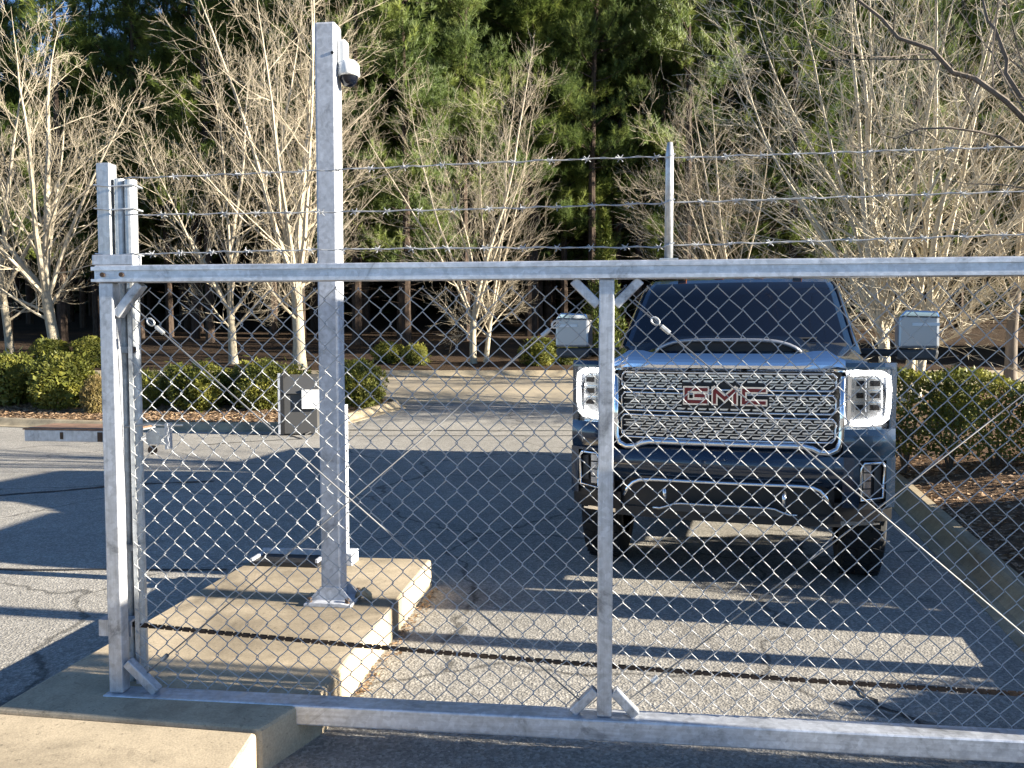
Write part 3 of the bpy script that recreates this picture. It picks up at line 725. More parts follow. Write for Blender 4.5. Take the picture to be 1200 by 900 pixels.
# ------------------------------------------------------------------ shrubs
def shrub_mesh(seed, n, size, ratio=(1, 1, 1), flat=0.0, boxy=False):
    r_ = random.Random(seed); mb = MB()
    lumps = [(Vector((r_.gauss(0, 1), r_.gauss(0, 1), r_.gauss(0, 1))).normalized(), r_.uniform(0.74, 1.14)) for _ in range(34)]
    def f():
        d = Vector((r_.gauss(0, 1), r_.gauss(0, 1), r_.gauss(0, 1))).normalized()
        k = max(lumps, key=lambda l: l[0].dot(d)); rad = k[1]*(0.94+0.06*k[0].dot(d))
        rr = rad*(1-abs(r_.gauss(0, 0.10)) if r_.random() < 0.8 else r_.uniform(0.3, 0.95))
        p = d*rr
        if p.z < -0.75: p.z = -0.75+r_.uniform(-0.1, 0.1)
        p = Vector((p.x*0.5*ratio[0], p.y*0.5*ratio[1], (p.z+0.85)*0.5*ratio[2]))
        return p, (d+Vector((0, 0, 0.35))).normalized()
    leaf_mass(mb, r_, f, n, size)
    me = mb.mesh('foliage'); me.materials.append(M['bush'])
    st = MB()
    for k in range(7):
        az = k*0.9; st.tube([(0.02*math.cos(az), 0.02*math.sin(az), -0.05), (0.16*math.cos(az), 0.16*math.sin(az), 0.30), (0.30*math.cos(az), 0.30*math.sin(az), 0.62)], [0.02, 0.014, 0.006], 5)
    # dense inner leaves around the stems so that the shrub is not see-through
    leaf_mass(mb, r_, lambda: (Vector((r_.gauss(0, 0.17), r_.gauss(0, 0.17), 0.42+r_.gauss(0, 0.17))), Vector((r_.gauss(0, 1), r_.gauss(0, 1), r_.gauss(0, 1))).normalized()), 900, 0.14)
    me = mb.mesh('foliage'); me.materials.append(M['bush'])
    sm = st.mesh('stems'); sm.materials.append(M['greybark'])
    return me, sm
SH = [shrub_mesh(200+i, 8500, 0.048) for i in range(4)]
def shrub(i, x, y, z, wx, wz, label, cat='shrub', mat=None, wy=None):
    o = empty('shrub', (x, y, z), rnd.random()*6.28); o.scale = (wx, wy or wx, wz)
    tag(o, label, cat, 'clipped evergreen shrubs')
    me, sm = SH[i]
    if mat: me = me.copy(); me.materials.clear(); me.materials.append(M[mat])
    for nm, m_ in (('foliage', me), ('stems', sm)):
        c = bpy.data.objects.new(nm, m_); C.objects.link(c); c.parent = o
    return o
def bedz(y): return zt(y)+0.09
def sx(px_, y): return (px_-600)/1000*y
for k, (px_, y, wpx, hpx, lab) in enumerate((
    (8, 16.3, 64, 68, 'rounded green shrub at the outer end of the left planting bed'),
    (68, 15.95, 72, 68, 'large sunlit yellow-green shrub below the thick forked tree'),
    (234, 15.75, 64, 56, 'round green shrub alone at the front of the bed by the catch post'),
    (308, 15.9, 70, 60, 'dark green shrub right beside the black pedestal box'),
    (172, 15.8, 34, 52, 'narrow green shrub seen just behind the round gate posts'),
    (424, 16.1, 54, 58, 'round bright green shrub at the rounded nose of the bed'),
    (402, 16.3, 50, 52, 'green shrub tucked behind the tall white post'),
    (212, 16.45, 58, 48, 'low dark shrub in the back row behind the round front shrub'),
    (264, 16.45, 62, 46, 'low dark green shrub in the middle of the back row'),
    (312, 16.5, 54, 46, 'sun-topped low shrub at the foot of the tallest bare tree'),
    (348, 16.4, 56, 46, 'bright topped low shrub behind the black pedestal box'),
    (40, 16.6, 44, 48, 'small dark shrub behind the large sunlit shrub'),
    (92, 16.6, 46, 46, 'small dark green shrub behind the forked tree shrub'))):
    s = y/1000.0
    shrub(k % 4, sx(px_, y), y, bedz(y)-0.02, wpx*s, hpx*s*1.06, lab)
shrub(1, sx(112, 15.4), 15.4, bedz(15.4)-0.03, 0.5, 0.78, 'sparse browning shrub beside the large sunlit shrub', mat='bush2')
for k, (px_, y, wpx, hpx, lab) in enumerate((
    (487, 22.6, 32, 30, 'small shrub beyond the road near the fan shaped tree'),
    (455, 23.2, 36, 28, 'low dark shrub beyond the road behind the bed nose'),
    (632, 22.4, 46, 36, 'shaded shrub beyond the road beside the truck mirror'),
    (660, 22.7, 36, 30, 'low shaded shrub beyond the road by the truck windshield'),
    (60, 22.2, 44, 40, 'shrub beyond the road under the thick forked tree'),
    (105, 22.3, 40, 40, 'shrub beyond the road beside the catch posts'))):
    s = y/1000.0; shrub(k % 4, sx(px_, y), y, zt(y)+0.05, wpx*s, hpx*s, lab)
shrub(2, 6.15, 11.8, zbank(6.15, 11.8)-0.05, 0.70, 0.72, 'small round shrub standing behind the long clipped hedge')
# clipped hedge on the right bank
hr = random.Random(31); hm = MB()
HX0, HX1, HW, HH = 0.0, 6.2, 0.95, 0.83
def hf():
    u = hr.uniform(HX0, HX1); f_ = hr.random()
    jx = lambda: abs(hr.gauss(0, 0.05))
    wv = 0.05*math.sin(u*3.1)+0.04*math.sin(u*7.3+1)
    if f_ < 0.40: v = hr.uniform(-HW/2, HW/2); return Vector((u, v, HH+wv-jx()-0.10*(2*v/HW)**4)), Vector((0, 0, 1))
    if f_ < 0.72: z = hr.uniform(0.04, HH+wv); return Vector((u, -HW/2+jx()+wv*0.7+0.04*math.sin(z*9+u*4), z)), Vector((0, -1, 0.15)).normalized()
    if f_ < 0.82: z = hr.uniform(0.04, HH+wv); return Vector((u, HW/2-jx(), z)), Vector((0, 1, 0.15)).normalized()
    if f_ < 0.88: z = hr.uniform(0.04, HH); v = hr.uniform(-HW/2, HW/2); return Vector((HX0+jx(), v, z)), Vector((-1, 0, 0.1)).normalized()
    return Vector((u, hr.uniform(-HW/2, HW/2), hr.uniform(0.1, HH-0.05))), Vector((hr.gauss(0, 1), hr.gauss(0, 1), hr.gauss(0, 1))).normalized()
leaf_mass(hm, hr, hf, 46000, 0.045)
hedge = empty('hedge', (3.82, 8.95, 0.33), R(-14)); tag(hedge, 'long clipped evergreen hedge on the mulch bank beside the truck', 'hedge')
hm.build('foliage', 'bush', hedge, fixn=False)
mb = MB()
for k in range(14):
    x = 0.3+k*0.43
    for az in (0.5, 2.5, 4.6): mb.tube([(x, 0, -0.2), (x+0.12*math.cos(az), 0.12*math.sin(az), 0.3), (x+0.25*math.cos(az), 0.25*math.sin(az), 0.62)], [0.018, 0.012, 0.006], 5)
mb.build('stems', 'greybark', hedge)
# young cedar in front of the dark wood
cr_ = random.Random(41); cm = MB()
def cf():
    t = cr_.random()**1.3; az = cr_.random()*6.28; rad = 0.85*(1-t)*(0.75+0.25*math.sin(az*5+t*23))*math.sqrt(cr_.uniform(0.25, 1))+0.02
    return Vector((rad*math.cos(az), rad*math.sin(az), 0.2+4.0*t)), Vector((math.cos(az)*0.5, math.sin(az)*0.5, 0.9)).normalized()
leaf_mass(cm, cr_, cf, 5200, 0.17, 0.3)
cd = empty('young_cedar', (2.62, 24.4, zt(24.4)), 0); tag(cd, 'young cone shaped cedar in front of the dark pine trunks', 'tree')
cm.build('crown', 'cedar', cd, fixn=False); mb = MB(); mb.tube([(0, 0, -0.1), (0, 0, 3.6)], [0.05, 0.01], 6); mb.build('trunk', 'pinebark', cd)

# leaf litter and bark chips on the beds: uncountable
lr = random.Random(9); lm = MB()
def chip(x, y, z, s):
    a_ = lr.random()*6.28; tl = lr.uniform(-0.5, 0.5); c_, q_ = math.cos(a_)*s, math.sin(a_)*s; wv = lr.uniform(0.25, 0.7)
    b = len(lm.v)
    lm.v += [(x-c_, y-q_, z), (x+q_*wv, y-c_*wv, z+s*0.35+tl*s*0.4), (x+c_, y+q_, z+s*0.25*lr.random()), (x-q_*wv, y+c_*wv, z+s*0.1)]
    lm.f.append((b, b+1, b+2, b+3))
for k in range(9000):
    x = lr.uniform(-12, -2.4); y0 = 14.15+max(0, (-5-x)*0.16)+max(0, (x+4)*1.4); y = y0+lr.random()*1.6
    if y < 16.9: chip(x, y, zt(y)+0.115, lr.uniform(0.02, 0.05))
for k in range(10000):
    y = lr.uniform(3.2, 11); x = kerb_x(y)+0.2+lr.random()**1.3*4
    chip(x, y, zbank(x, y)+0.012, lr.uniform(0.012, 0.035))
for k in range(260):     # blown against kerbs and the island
    y = lr.uniform(3.4, 5.2); chip(-0.73+(y-3.4)*0.125+abs(lr.gauss(0, 0.035))+0.015, y, 0.004, lr.uniform(0.006, 0.018))
tag(lm.build('leaf_litter', 'litter', fixn=False), 'dry brown leaves and bark chips scattered over the planting beds', 'leaves', kind='stuff')

# ------------------------------------------------------------------ pedestal box by the left bed
pb = empty('pedestal_box', (-3.42, 13.72, 0.02), R(8)); tag(pb, 'black pedestal box with grey sloped lid and white panel at the kerb', 'box')
mb = MB(); mb.prism([(-0.30, 0.0), (-0.30, 0.93), (0.16, 1.0), (0.30, 0.94), (0.30, 0.0)], 0, -0.27, -0.22); mb.build('side_panel', 'black', pb)
mb = MB(); mb.prism([(-0.28, 0.0), (-0.28, 0.72), (-0.20, 0.90), (0.28, 0.92), (0.28, 0.0)], 0, -0.219, 0.30); mb.build('body', 'greyplast', pb, bevel=0.008)
mb = MB(); mb.bar((-0.22, -0.255, 0.755), (0.31, -0.255, 0.755), 0.02, 0.26, (0, 0.45, 1)); mb.build('lid', 'greyplast', pb)
mb = MB(); mb.box(0.06, 0.36, -0.34, -0.283, 0.40, 0.70); mb.build('panel', 'plast', pb, bevel=0.006)
mb = MB(); mb.box(-0.27-0.035, -0.271, -0.30, -0.24, 0.0, 0.96); mb.build('edge_strip', 'alu', pb)
gr = empty('drain_grate', (-3.28, 13.55, zt(13.55)), R(-35)); tag(gr, 'small dark ribbed drain grate at the foot of the pedestal box', 'grate')
for k in range(5):
    mb = MB(); mb.tube([(-0.2+k*0.07, -0.1, 0.01), (-0.17+k*0.07, 0.0, 0.05), (-0.14+k*0.07, 0.12, 0.12)], 0.018, 6); mb.build('rib', 'black', gr)

# ------------------------------------------------------------------ pickup truck (local: x right, y backwards, z up)
T = empty('pickup_truck', (1.245, 4.98, 0), R(-16.5)); T.scale = (0.94, 0.97, 1.02); tag(T, 'dark blue heavy-duty pickup truck with large chrome grille behind the gate', 'truck')
def yf(x, z=1.0): return 0.15*(abs(x)/1.0)**2.6
def lin(a_, b_, n): return [a_+(b_-a_)*i/n for i in range(n+1)]
def zc(y): return 1.415+0.085*min(1, max(0, y)/1.45)
AX1, AX2, WR = 0.88, 4.95, 0.425
def zbot(y, sill=0.46, RR=0.54):
    z = sill
    for ya in (AX1, AX2):
        if abs(y-ya) < RR: z = max(z, 0.43+math.sqrt(RR*RR-(y-ya)**2))
    return z
def flare(y):
    f_ = 0
    for ya in (AX1, AX2): f_ = max(f_, math.exp(-((y-ya)/0.55)**4))
    return 0.022*f_
# fenders / cab sides / bed sides, one skin per side and section
def side_skin(name, y0, y1, n, s_, top, xin, mat='paint', parent=T):
    rows = []
    for i in range(n+1):
        y = y0+(y1-y0)*i/n; zb = zbot(y); z_s = top(y); fl = flare(y)
        nose = 0.055*max(0.0, 1-(y-y0)/0.3)**2 if y0 < 0.5 else 0
        X = lambda b: s_*(b-nose)
        zz = lambda t: zb+(z_s-0.20-zb)*t
        rows.append([(X(xin), y, z_s), (X(0.91), y, z_s-0.035), (X(0.965), y, z_s-0.075), (X(0.998), y, z_s-0.14), (X(1.012), y, z_s-0.21), (X(1.015+fl*0.4), y, zz(0.8)), (X(1.018+fl*0.8), y, zz(0.55)), (X(1.015+fl), y, zz(0.3)), (X(1.0+fl), y, zz(0.1)), (X(0.985+fl), y, zb), (X(0.955+fl), y, zb), (X(0.95+fl), y, zb+0.06)])
    mb = MB(); mb.grid(rows); return mb.build(name, mat, parent, smooth=True)
for s_ in (-1, 1):
    side_skin('fender', 0.20, 1.62, 40, s_, lambda y: zc(y)-0.055, 0.82)
    for a_, b_ in ((1.63, 2.78), (2.79, 3.95)):
        d_ = side_skin('door', a_, b_, 8, s_, lambda y: 1.44, 0.90)
        mb = MB(); mb.box(s_*1.02-0.015, s_*1.02+0.02, b_-0.30, b_-0.08, 1.16, 1.195); mb.build('handle', 'chrome', d_, bevel=0.006)
    side_skin('bed_side', 4.02, 6.22, 46, s_, lambda y: 1.50, 0.93)
    mb = MB(); mb.box(min(s_*0.80, s_*0.98), max(s_*0.80, s_*0.98), 1.7, 3.9, 0.36, 0.42); mb.build('running_board', 'black', T, bevel=0.01)
# hood
nx = 24
rows = []
for i in range(17):
    t = i/16; row = []
    for j in range(-nx, nx+1):
        x = 0.845*j/nx; y0 = yf(x)+0.035; y = y0+(1.50-y0)*t
        dome = 0.030*sstep((0.56-abs(x))/0.10)*sstep((y-0.06)/0.3)
        nose = -0.05*max(0, 1-t*9)**2
        row.append((x, y, zc(y)+dome-0.045*(abs(x)/0.845)**3+nose))
    rows.append(row)
mb = MB(); mb.grid(rows); hood = mb.build('hood', 'paint', T, smooth=True)
# hood scoop
sl = lambda x: 1-min(1, abs(x)/0.46)**6
mb = MB(); rows = []
for i in range(9):
    t = i/8; y = 0.17+1.05*t; row = []
    for j in range(-12, 13):
        x = 0.46*j/12*(1-0.10*t); hgt = 0.070*(1-t)**1.1*(1-(abs(j)/12)**5)
        row.append((x, y+0.04*(abs(j)/12)**2, zc(y)+0.008+hgt+0.002))
    rows.append(row)
mb.grid(rows); scoop = mb.build('hood_scoop', 'paint', hood, smooth=True)
mb = MB(); mb.slab(lin(-0.43, 0.43, 14), lambda x: zc(0.17)-0.035, lambda x: zc(0.17)+0.008+0.068*(1-(abs(x)/0.46)**5)-0.012, lambda x, z: 0.185+0.04*(x/0.46)**2, 0.03); mb.build('scoop_opening', 'black', hood)
pth = []
for j in range(-12, 13):
    x = 0.455*j/12; pth.append((x, 0.168+0.04*(j/12)**2, zc(0.17)+0.008+0.068*(1-(abs(j)/12)**5)))
mb = MB(); mb.tube(pth, 0.012, 6); mb.build('scoop_rim', 'mirrorgrey', hood, smooth=True)
# chrome bar along the hood edge
xs_ = lin(-0.70, 0.70, 30)
mb = MB(); mb.slab(xs_, lambda x: 1.325, lambda x: 1.425+0.018*sstep((abs(x)-0.42)/0.12)-0.055*sstep((abs(x)-0.60)/0.1), lambda x, z: yf(x)-0.040+4.2*max(0.0, z-1.335)**2+1.2*max(0.0, 1.345-z), 0.05, 6); mb.build('hood_trim', 'chrome', T, smooth=False)
# grille
gtop, gbot = 1.315, 0.90
grl = MB(); grl.slab(lin(-0.69, 0.69, 20), lambda x: 0.885, lambda x: 1.33, lambda x, z: yf(x)+0.055, 0.03); gri = grl.build('grille', 'black', T)
def band(z0, z1, gap=None, rows_=3):
    xa = 0.655
    segs = [(-xa, xa)] if not gap else [(-xa, -gap), (gap, xa)]
    mb = MB()
    for (a_, b_) in segs:
        ch = 0.022; loop = []
        def P(x, z): return (x, yf(x)+0.012, z)
        for x in lin(a_+ch, b_-ch, 16): loop.append(P(x, z0))
        loop += [P(b_, z0+ch), P(b_, z1-ch)]
        for x in lin(b_-ch, a_+ch, 16): loop.append(P(x, z1))
        loop += [P(a_, z1-ch), P(a_, z0+ch)]
        mb.tube(loop, 0.0075, 5, closed=True)
    mb.build('grille_frame', 'chrome', gri, smooth=True)
    mb = MB(); h = (z1-z0)/rows_
    for (a_, b_) in segs:
        for r in range(rows_):
            zz = z0+h*(r+0.5); x = a_+0.03+(0.032 if r % 2 else 0.0)
            while x < b_-0.05:
                mb.bar((x, yf(x)+0.028, zz), (x+0.046, yf(x+0.046)+0.028, zz), 0.011, 0.012)
                mb.bar((x+0.046, yf(x)+0.032, zz), (x+0.064, yf(x)+0.032, zz+h*0.5*(1 if r < rows_-1 else -1)), 0.006, 0.010)
                x += 0.066
            if r: mb.bar((a_+0.012, yf(a_)+0.036, z0+h*r), ((a_+b_)/2, yf((a_+b_)/2)+0.036, z0+h*r), 0.005, 0.008); mb.bar(((a_+b_)/2, yf((a_+b_)/2)+0.036, z0+h*r), (b_-0.012, yf(b_)+0.036, z0+h*r), 0.005, 0.008)
    mb.build('grille_mesh', 'satin', gri)
band(1.215, 1.312); band(1.085, 1.19, None); band(0.925, 1.058, None, 4)
# chrome grille surround, dipping at the corners
sur = [(-0.685, 1.30), (-0.69, 1.05), (-0.685, 0.935), (-0.665, 0.888), (-0.62, 0.868), (-0.56, 0.872), (-0.52, 0.892), (-0.47, 0.903)] + [(x, 0.905) for x in lin(-0.40, 0.40, 8)] + [(0.47, 0.903), (0.52, 0.892), (0.56, 0.872), (0.62, 0.868), (0.665, 0.888), (0.685, 0.935), (0.69, 1.05), (0.685, 1.30)]
mb = MB(); mb.tube([(x, yf(x)-0.004, z) for x, z in sur], 0.0185, 8); mb.build('grille_surround', 'chrome', gri, smooth=True)
# letters G M C
def letter(strokes, x0, z0, wl, hl):
    for (st, mt, yy) in ((0.038, 'chrome', -0.016), (0.019, 'red', -0.026)):
        mb = MB()
        for (ax, az, bx, bz) in strokes:
            p = Vector((x0+ax*wl, yf(x0+ax*wl)+yy, z0+az*hl)); q = Vector((x0+bx*wl, yf(x0+bx*wl)+yy, z0+bz*hl)); d = (q-p).normalized()*st*0.5
            mb.bar(p-d, q+d, st, 0.02)
        yield mb, mt
LW, LH, Z0 = 0.122, 0.070, 1.148
LET = {'G': [(1, 1, 0, 1), (0, 1, 0, 0), (0, 0, 1, 0), (1, 0, 1, 0.5), (1, 0.5, 0.5, 0.5)], 'M': [(0, 0, 0, 1), (0, 1, 0.5, 0.3), (0.5, 0.3, 1, 1), (1, 1, 1, 0)], 'C': [(1, 1, 0, 1), (0, 1, 0, 0), (0, 0, 1, 0)]}
mb = MB(); mb.slab(lin(-0.265, 0.265, 8), lambda x: Z0-0.04, lambda x: Z0+LH+0.04, lambda x, z: yf(x)+0.008, 0.02); mb.build('emblem_plate', 'black', gri)
for ch, x0 in (('G', -0.235), ('M', -0.061), ('C', 0.113)):
    for mb, mt in letter(LET[ch], x0, Z0, LW, LH): mb.build('emblem_letter' if mt == 'red' else 'letter_border', mt, gri)
# headlights
def yh(x, z=1.2): return yf(x)+0.012+0.25*max(0, abs(x)-0.93)
for s_ in (-1, 1):
    X = lambda a_, b_: sorted((s_*a_, s_*b_))
    a_, b_ = X(0.715, 0.985)
    mb = MB(); mb.slab(lin(a_, b_, 10), lambda x: 1.005, lambda x: 1.335, lambda x, z: yh(x)+0.07, 0.06); hl = mb.build('headlight', 'led', T)
    pth = [(0.735, 1.312), (0.80, 1.318), (0.87, 1.318), (0.93, 1.312), (0.962, 1.295), (0.968, 1.22), (0.964, 1.12), (0.955, 1.065), (0.925, 1.043), (0.86, 1.035), (0.79, 1.03), (0.755, 1.035)]
    mb = MB(); rows = []
    mb.tube([(s_*x, yh(x)+0.025, z) for x, z in pth], 0.0145, 8); mb.build('running_light', 'drl', hl, smooth=True)
    for r in range(3):
        z = 1.095+r*0.068
        for (xa, xb) in ((0.765, 0.83), (0.845, 0.925)):
            a2, b2 = X(xa, xb)
            mb = MB(); mb.slab(lin(a2, b2, 2), lambda x: z, lambda x: z+0.055, lambda x, zz: yh(x)+0.045, 0.03); rf = mb.build('reflector', 'led', hl)
            mb = MB(); mb.slab(lin(a2+0.012, b2-0.012, 2), lambda x: z+0.012, lambda x: z+0.043, lambda x, zz: yh(x)+0.040, 0.006); mb.build('lamp_lens', 'tint', rf)
    mb = MB(); mb.slab(lin(*X(0.722, 0.742), 2), lambda x: 1.03, lambda x: 1.31, lambda x, z: yh(x)+0.02, 0.03); mb.build('inner_trim', 'chrome', hl)
    mb = MB(); mb.slab(lin(*X(0.712, 0.992), 14), lambda x: 1.006, lambda x: 1.338, lambda x, z: yh(x), 0.003, 4); mb.build('lens_cover', 'lens', hl)
    # body corner around the lamp
    mb = MB(); mb.slab(lin(*X(0.70, 1.0), 14), lambda x: 1.339, lambda x: 1.375, lambda x, z: yh(x)+0.5*max(0, z-1.35), 0.08, 3); mb.build('lamp_brow', 'paint', T, smooth=False)
    mb = MB(); mb.slab(lin(*X(0.70, 1.008), 14), lambda x: 0.845, lambda x: 1.003, lambda x, z: yh(x)+0.004+0.02*math.sin((z-0.845)/0.158*3.14)*-1, 0.10, 6); mb.build('corner_panel', 'paint', T, smooth=True)
    mb = MB(); mb.slab(lin(*X(0.972, 1.012), 4), lambda x: 0.845, lambda x: 1.375, lambda x, z: yh(x)+0.02, 0.14, 3); mb.build('fender_edge', 'paint', T)
    # fog lamp pod
    mb = MB(); mb.slab(lin(*X(0.80, 0.955), 6), lambda x: 0.585, lambda x: 0.825, lambda x, z: yh(x)+0.035, 0.05); fg = mb.build('fog_lamp', 'black', T)
    lp_ = [(0.81, 0.60), (0.94, 0.615), (0.947, 0.79), (0.93, 0.815), (0.825, 0.81), (0.808, 0.78)]
    mb = MB(); mb.tube([(s_*x, yh(x)-0.006, z) for x, z in lp_], 0.009, 6, closed=True); mb.build('fog_trim', 'chrome', fg, smooth=True)
    for k in range(4):
        mb = MB(); mb.slab(lin(*X(0.825, 0.868), 2), lambda x: 0.622+k*0.046, lambda x: 0.66+k*0.046, lambda x, z: yh(x)+0.012, 0.03); mb.build('led', 'led', fg, bevel=0.006)
    mb = MB(); mb.slab(lin(*X(0.89, 0.93), 2), lambda x: 0.64, lambda x: 0.79, lambda x, z: yh(x)+0.022, 0.02); mb.build('amber_marker', 'greyplast', fg)
    # bumper end around the fog lamp
    mb = MB(); mb.slab(lin(*X(0.70, 1.012), 14), lambda x: 0.828, lambda x: 0.844, lambda x, z: yh(x)-0.012, 0.12); mb.slab(lin(*X(0.957, 1.012), 6), lambda x: 0.56, lambda x: 0.828, lambda x, z: yh(x)-0.01, 0.14, 3); mb.slab(lin(*X(0.70, 0.798), 6), lambda x: 0.56, lambda x: 0.828, lambda x, z: yh(x)-0.014+0.05*max(0, 0.65-z), 0.12, 3); mb.build('bumper_end', 'paint', T)
    mb = MB(); mb.slab(lin(*X(0.66, 1.0), 12), lambda x: 0.475, lambda x: 0.583, lambda x, z: yh(x)+0.01+0.25*max(0, 0.56-z), 0.12, 3); mb.build('lower_corner', 'black', T)
    mb = MB(); mb.slab(lin(*X(0.60, 0.94), 8), lambda x: 0.435+0.02*(abs(x)-0.6), lambda x: 0.468+0.05*(abs(x)-0.6), lambda x, z: yh(x)+0.10, 0.05); mb.build('air_dam', 'satin', T)
    # tow hook
    mb = MB(); mb.tube([(s_*0.36, -0.01, 0.575), (s_*0.36, -0.045, 0.585), (s_*0.36, -0.05, 0.625), (s_*0.36, -0.01, 0.64)], 0.013, 8); mb.build('tow_hook', 'satin', T, smooth=True)
# bumper beam
bt = lambda x: 0.882-0.035*sstep((abs(x)-0.50)/0.09)
mb = MB(); mb.slab(lin(-0.702, 0.702, 30), lambda x: 0.68-0.03*sstep((abs(x)-0.55)/0.12), bt, lambda x, z: yf(x)-0.035+0.05*((z-0.78)/0.1)**2, 0.10, 8); mb.build('bumper', 'paint', T, smooth=True)
mb = MB(); mb.slab(lin(-0.66, 0.66, 20), lambda x: 0.47, lambda x: 0.675, lambda x, z: yf(x)+0.07, 0.05); mb.build('lower_intake', 'black', T)
tp = [(-0.63, 0.575), (-0.605, 0.62), (-0.57, 0.655), (-0.53, 0.672), (-0.47, 0.678)]+[(x, 0.68) for x in lin(-0.4, 0.4, 8)]+[(0.47, 0.678), (0.53, 0.672), (0.57, 0.655), (0.605, 0.62), (0.63, 0.575)]
mb = MB(); mb.tube([(x, yf(x)-0.012, z) for x, z in tp], 0.0125, 6); mb.build('intake_trim', 'chrome', T, smooth=True)
mb = MB(); mb.slab(lin(-0.36, 0.36, 10), lambda x: 0.50, lambda x: 0.545-0.03*sstep((abs(x)-0.26)/0.1), lambda x, z: yf(x)-0.005, 0.08); mb.build('skid_plate', 'greyplast', T)
mb = MB(); mb.tube([(x, yf(x)-0.012, 0.548-0.035*sstep((abs(x)-0.28)/0.12)) for x in lin(-0.44, 0.44, 20)], 0.008, 6); mb.build('skid_trim', 'satin', T, smooth=True)
mb = MB(); mb.slab(lin(-0.70, 0.70, 16), lambda x: 0.44, lambda x: 0.50, lambda x, z: yf(x)+0.05, 0.06); mb.build('valance', 'black', T)
# engine bay block behind the face, chassis
mb = MB(); mb.box(-0.78, 0.78, 0.22, 1.45, 0.55, 1.30); mb.build('engine_bay', 'black', T)
mb = MB(); mb.box(-0.88, 0.88, 1.50, 3.98, 0.42, 1.40); mb.build('cab_floor', 'black', T)
mb = MB(); mb.box(-0.90, 0.90, 4.05, 6.20, 0.62, 1.47); mb.build('bed_cover', 'black', T)
for s_ in (-1, 1):
    mb = MB(); mb.box(s_*0.45-0.05, s_*0.45+0.05, 0.3, 6.2, 0.42, 0.58); mb.build('frame_rail', 'black', T)
mb = MB(); mb.tube([(-0.75, AX1, 0.43), (0.75, AX1, 0.43)], 0.05, 10); mb.lathe([(0, -0.14), (0.10, -0.1), (0.13, 0), (0.10, 0.1), (0, 0.14)], (0.2, AX1, 0.42), 'y', 14); mb.build('front_axle', 'black', T)
mb = MB(); mb.tube([(-0.75, AX2, 0.43), (0.75, AX2, 0.43)], 0.055, 10); mb.lathe([(0, -0.16), (0.12, -0.1), (0.16, 0), (0.12, 0.1), (0, 0.16)], (0.0, AX2, 0.43), 'y', 14); mb.build('rear_axle', 'black', T)
# tailgate and rear bumper
mb = MB(); mb.box(-0.94, 0.94, 6.17, 6.24, 0.72, 1.48); mb.build('tailgate', 'paint', T, bevel=0.02)
mb = MB(); mb.box(-0.98, 0.98, 6.20, 6.36, 0.50, 0.70); mb.build('rear_bumper', 'chrome', T, bevel=0.03)
# wheels
def wheel(x, y, s_):
    mb = MB(); mb.lathe([(0.26, -0.14), (0.35, -0.145), (0.405, -0.13), (WR, -0.10), (WR, 0.10), (0.405, 0.13), (0.35, 0.145), (0.26, 0.14)], (0, 0, 0), 'x', 40)
    for k in range(40):
        t = 2*math.pi*k/40; c_, q_ = math.cos(t), math.sin(t)
        for xx in (-0.085, 0.0, 0.085):
            mb.bar((xx-0.032, (WR+0.003)*c_, (WR+0.003)*q_), (xx+0.032, (WR+0.003)*math.cos(t+0.05), (WR+0.003)*math.sin(t+0.05)), 0.035, 0.012, (0, c_, q_))
    wh = mb.build('wheel', 'rubber', T, smooth=False, loc=(x, y, WR+0.006))
    mb = MB(); o_ = s_
    mb.lathe([(0.0, 0.09*o_), (0.07, 0.09*o_), (0.08, 0.06*o_), (0.24, 0.09*o_), (0.262, 0.14*o_), (0.262, -0.13*o_)], (0, 0, 0), 'x', 30); mb.build('rim', 'chrome', wh)
    for k in range(6):
        t = 2*math.pi*k/6; mb = MB(); mb.bar((0.10*o_, 0.06*math.cos(t), 0.06*math.sin(t)), (0.115*o_, 0.25*math.cos(t), 0.25*math.sin(t)), 0.06, 0.03, (1, 0, 0)); mb.build('spoke', 'satin', wh)
for s_ in (-1, 1):
    wheel(s_*0.875, AX1, s_); wheel(s_*0.875, AX2, s_)
# cab
def wz(z): t = (z-1.42)/(2.03-1.42); return 0.955-0.135*t-0.04*max(0, t-0.8)/0.2
def yF(z): t = (z-1.45)/(2.0-1.45); return 1.46+0.78*t+0.10*max(0, t-0.85)/0.15
def yR(z): t = (z-1.42)/(2.03-1.42); return 3.98-0.28*t
rings = []
zs = [1.40, 1.50, 1.62, 1.74, 1.86, 1.93, 1.965, 1.985, 1.998]
def ring(z, shr=0.0):
    ww, y0, y1 = wz(z)-shr, yF(z)+shr*1.2, yR(z)-shr; pts = []
    for x in lin(-ww*0.93, ww*0.93, 16): pts.append((x, y0+0.16*(x/ww)**2, z))
    pts += [(ww*0.985, y0+0.20, z), (ww, y0+0.27, z)]
    for y in lin(y0+0.4, y1-0.1, 10): pts.append((ww, y, z))
    for x in lin(ww*0.95, -ww*0.95, 10): pts.append((x, y1, z))
    for y in lin(y1-0.1, y0+0.4, 10): pts.append((-ww, y, z))
    pts += [(-ww, y0+0.27, z), (-ww*0.985, y0+0.20, z)]
    pts.append(pts[0]); return pts
rr_ = [ring(z) for z in zs]+[ring(2.006, 0.06), ring(2.014, 0.16), ring(2.02, 0.34), ring(2.022, 0.62)]
mb = MB(); mb.grid(rr_); b_ = len(mb.v)-len(rr_[-1]); mb.f.append(tuple(range(b_, b_+len(rr_[-1])-1))); cab = mb.build('cab', 'paint', T, smooth=True)
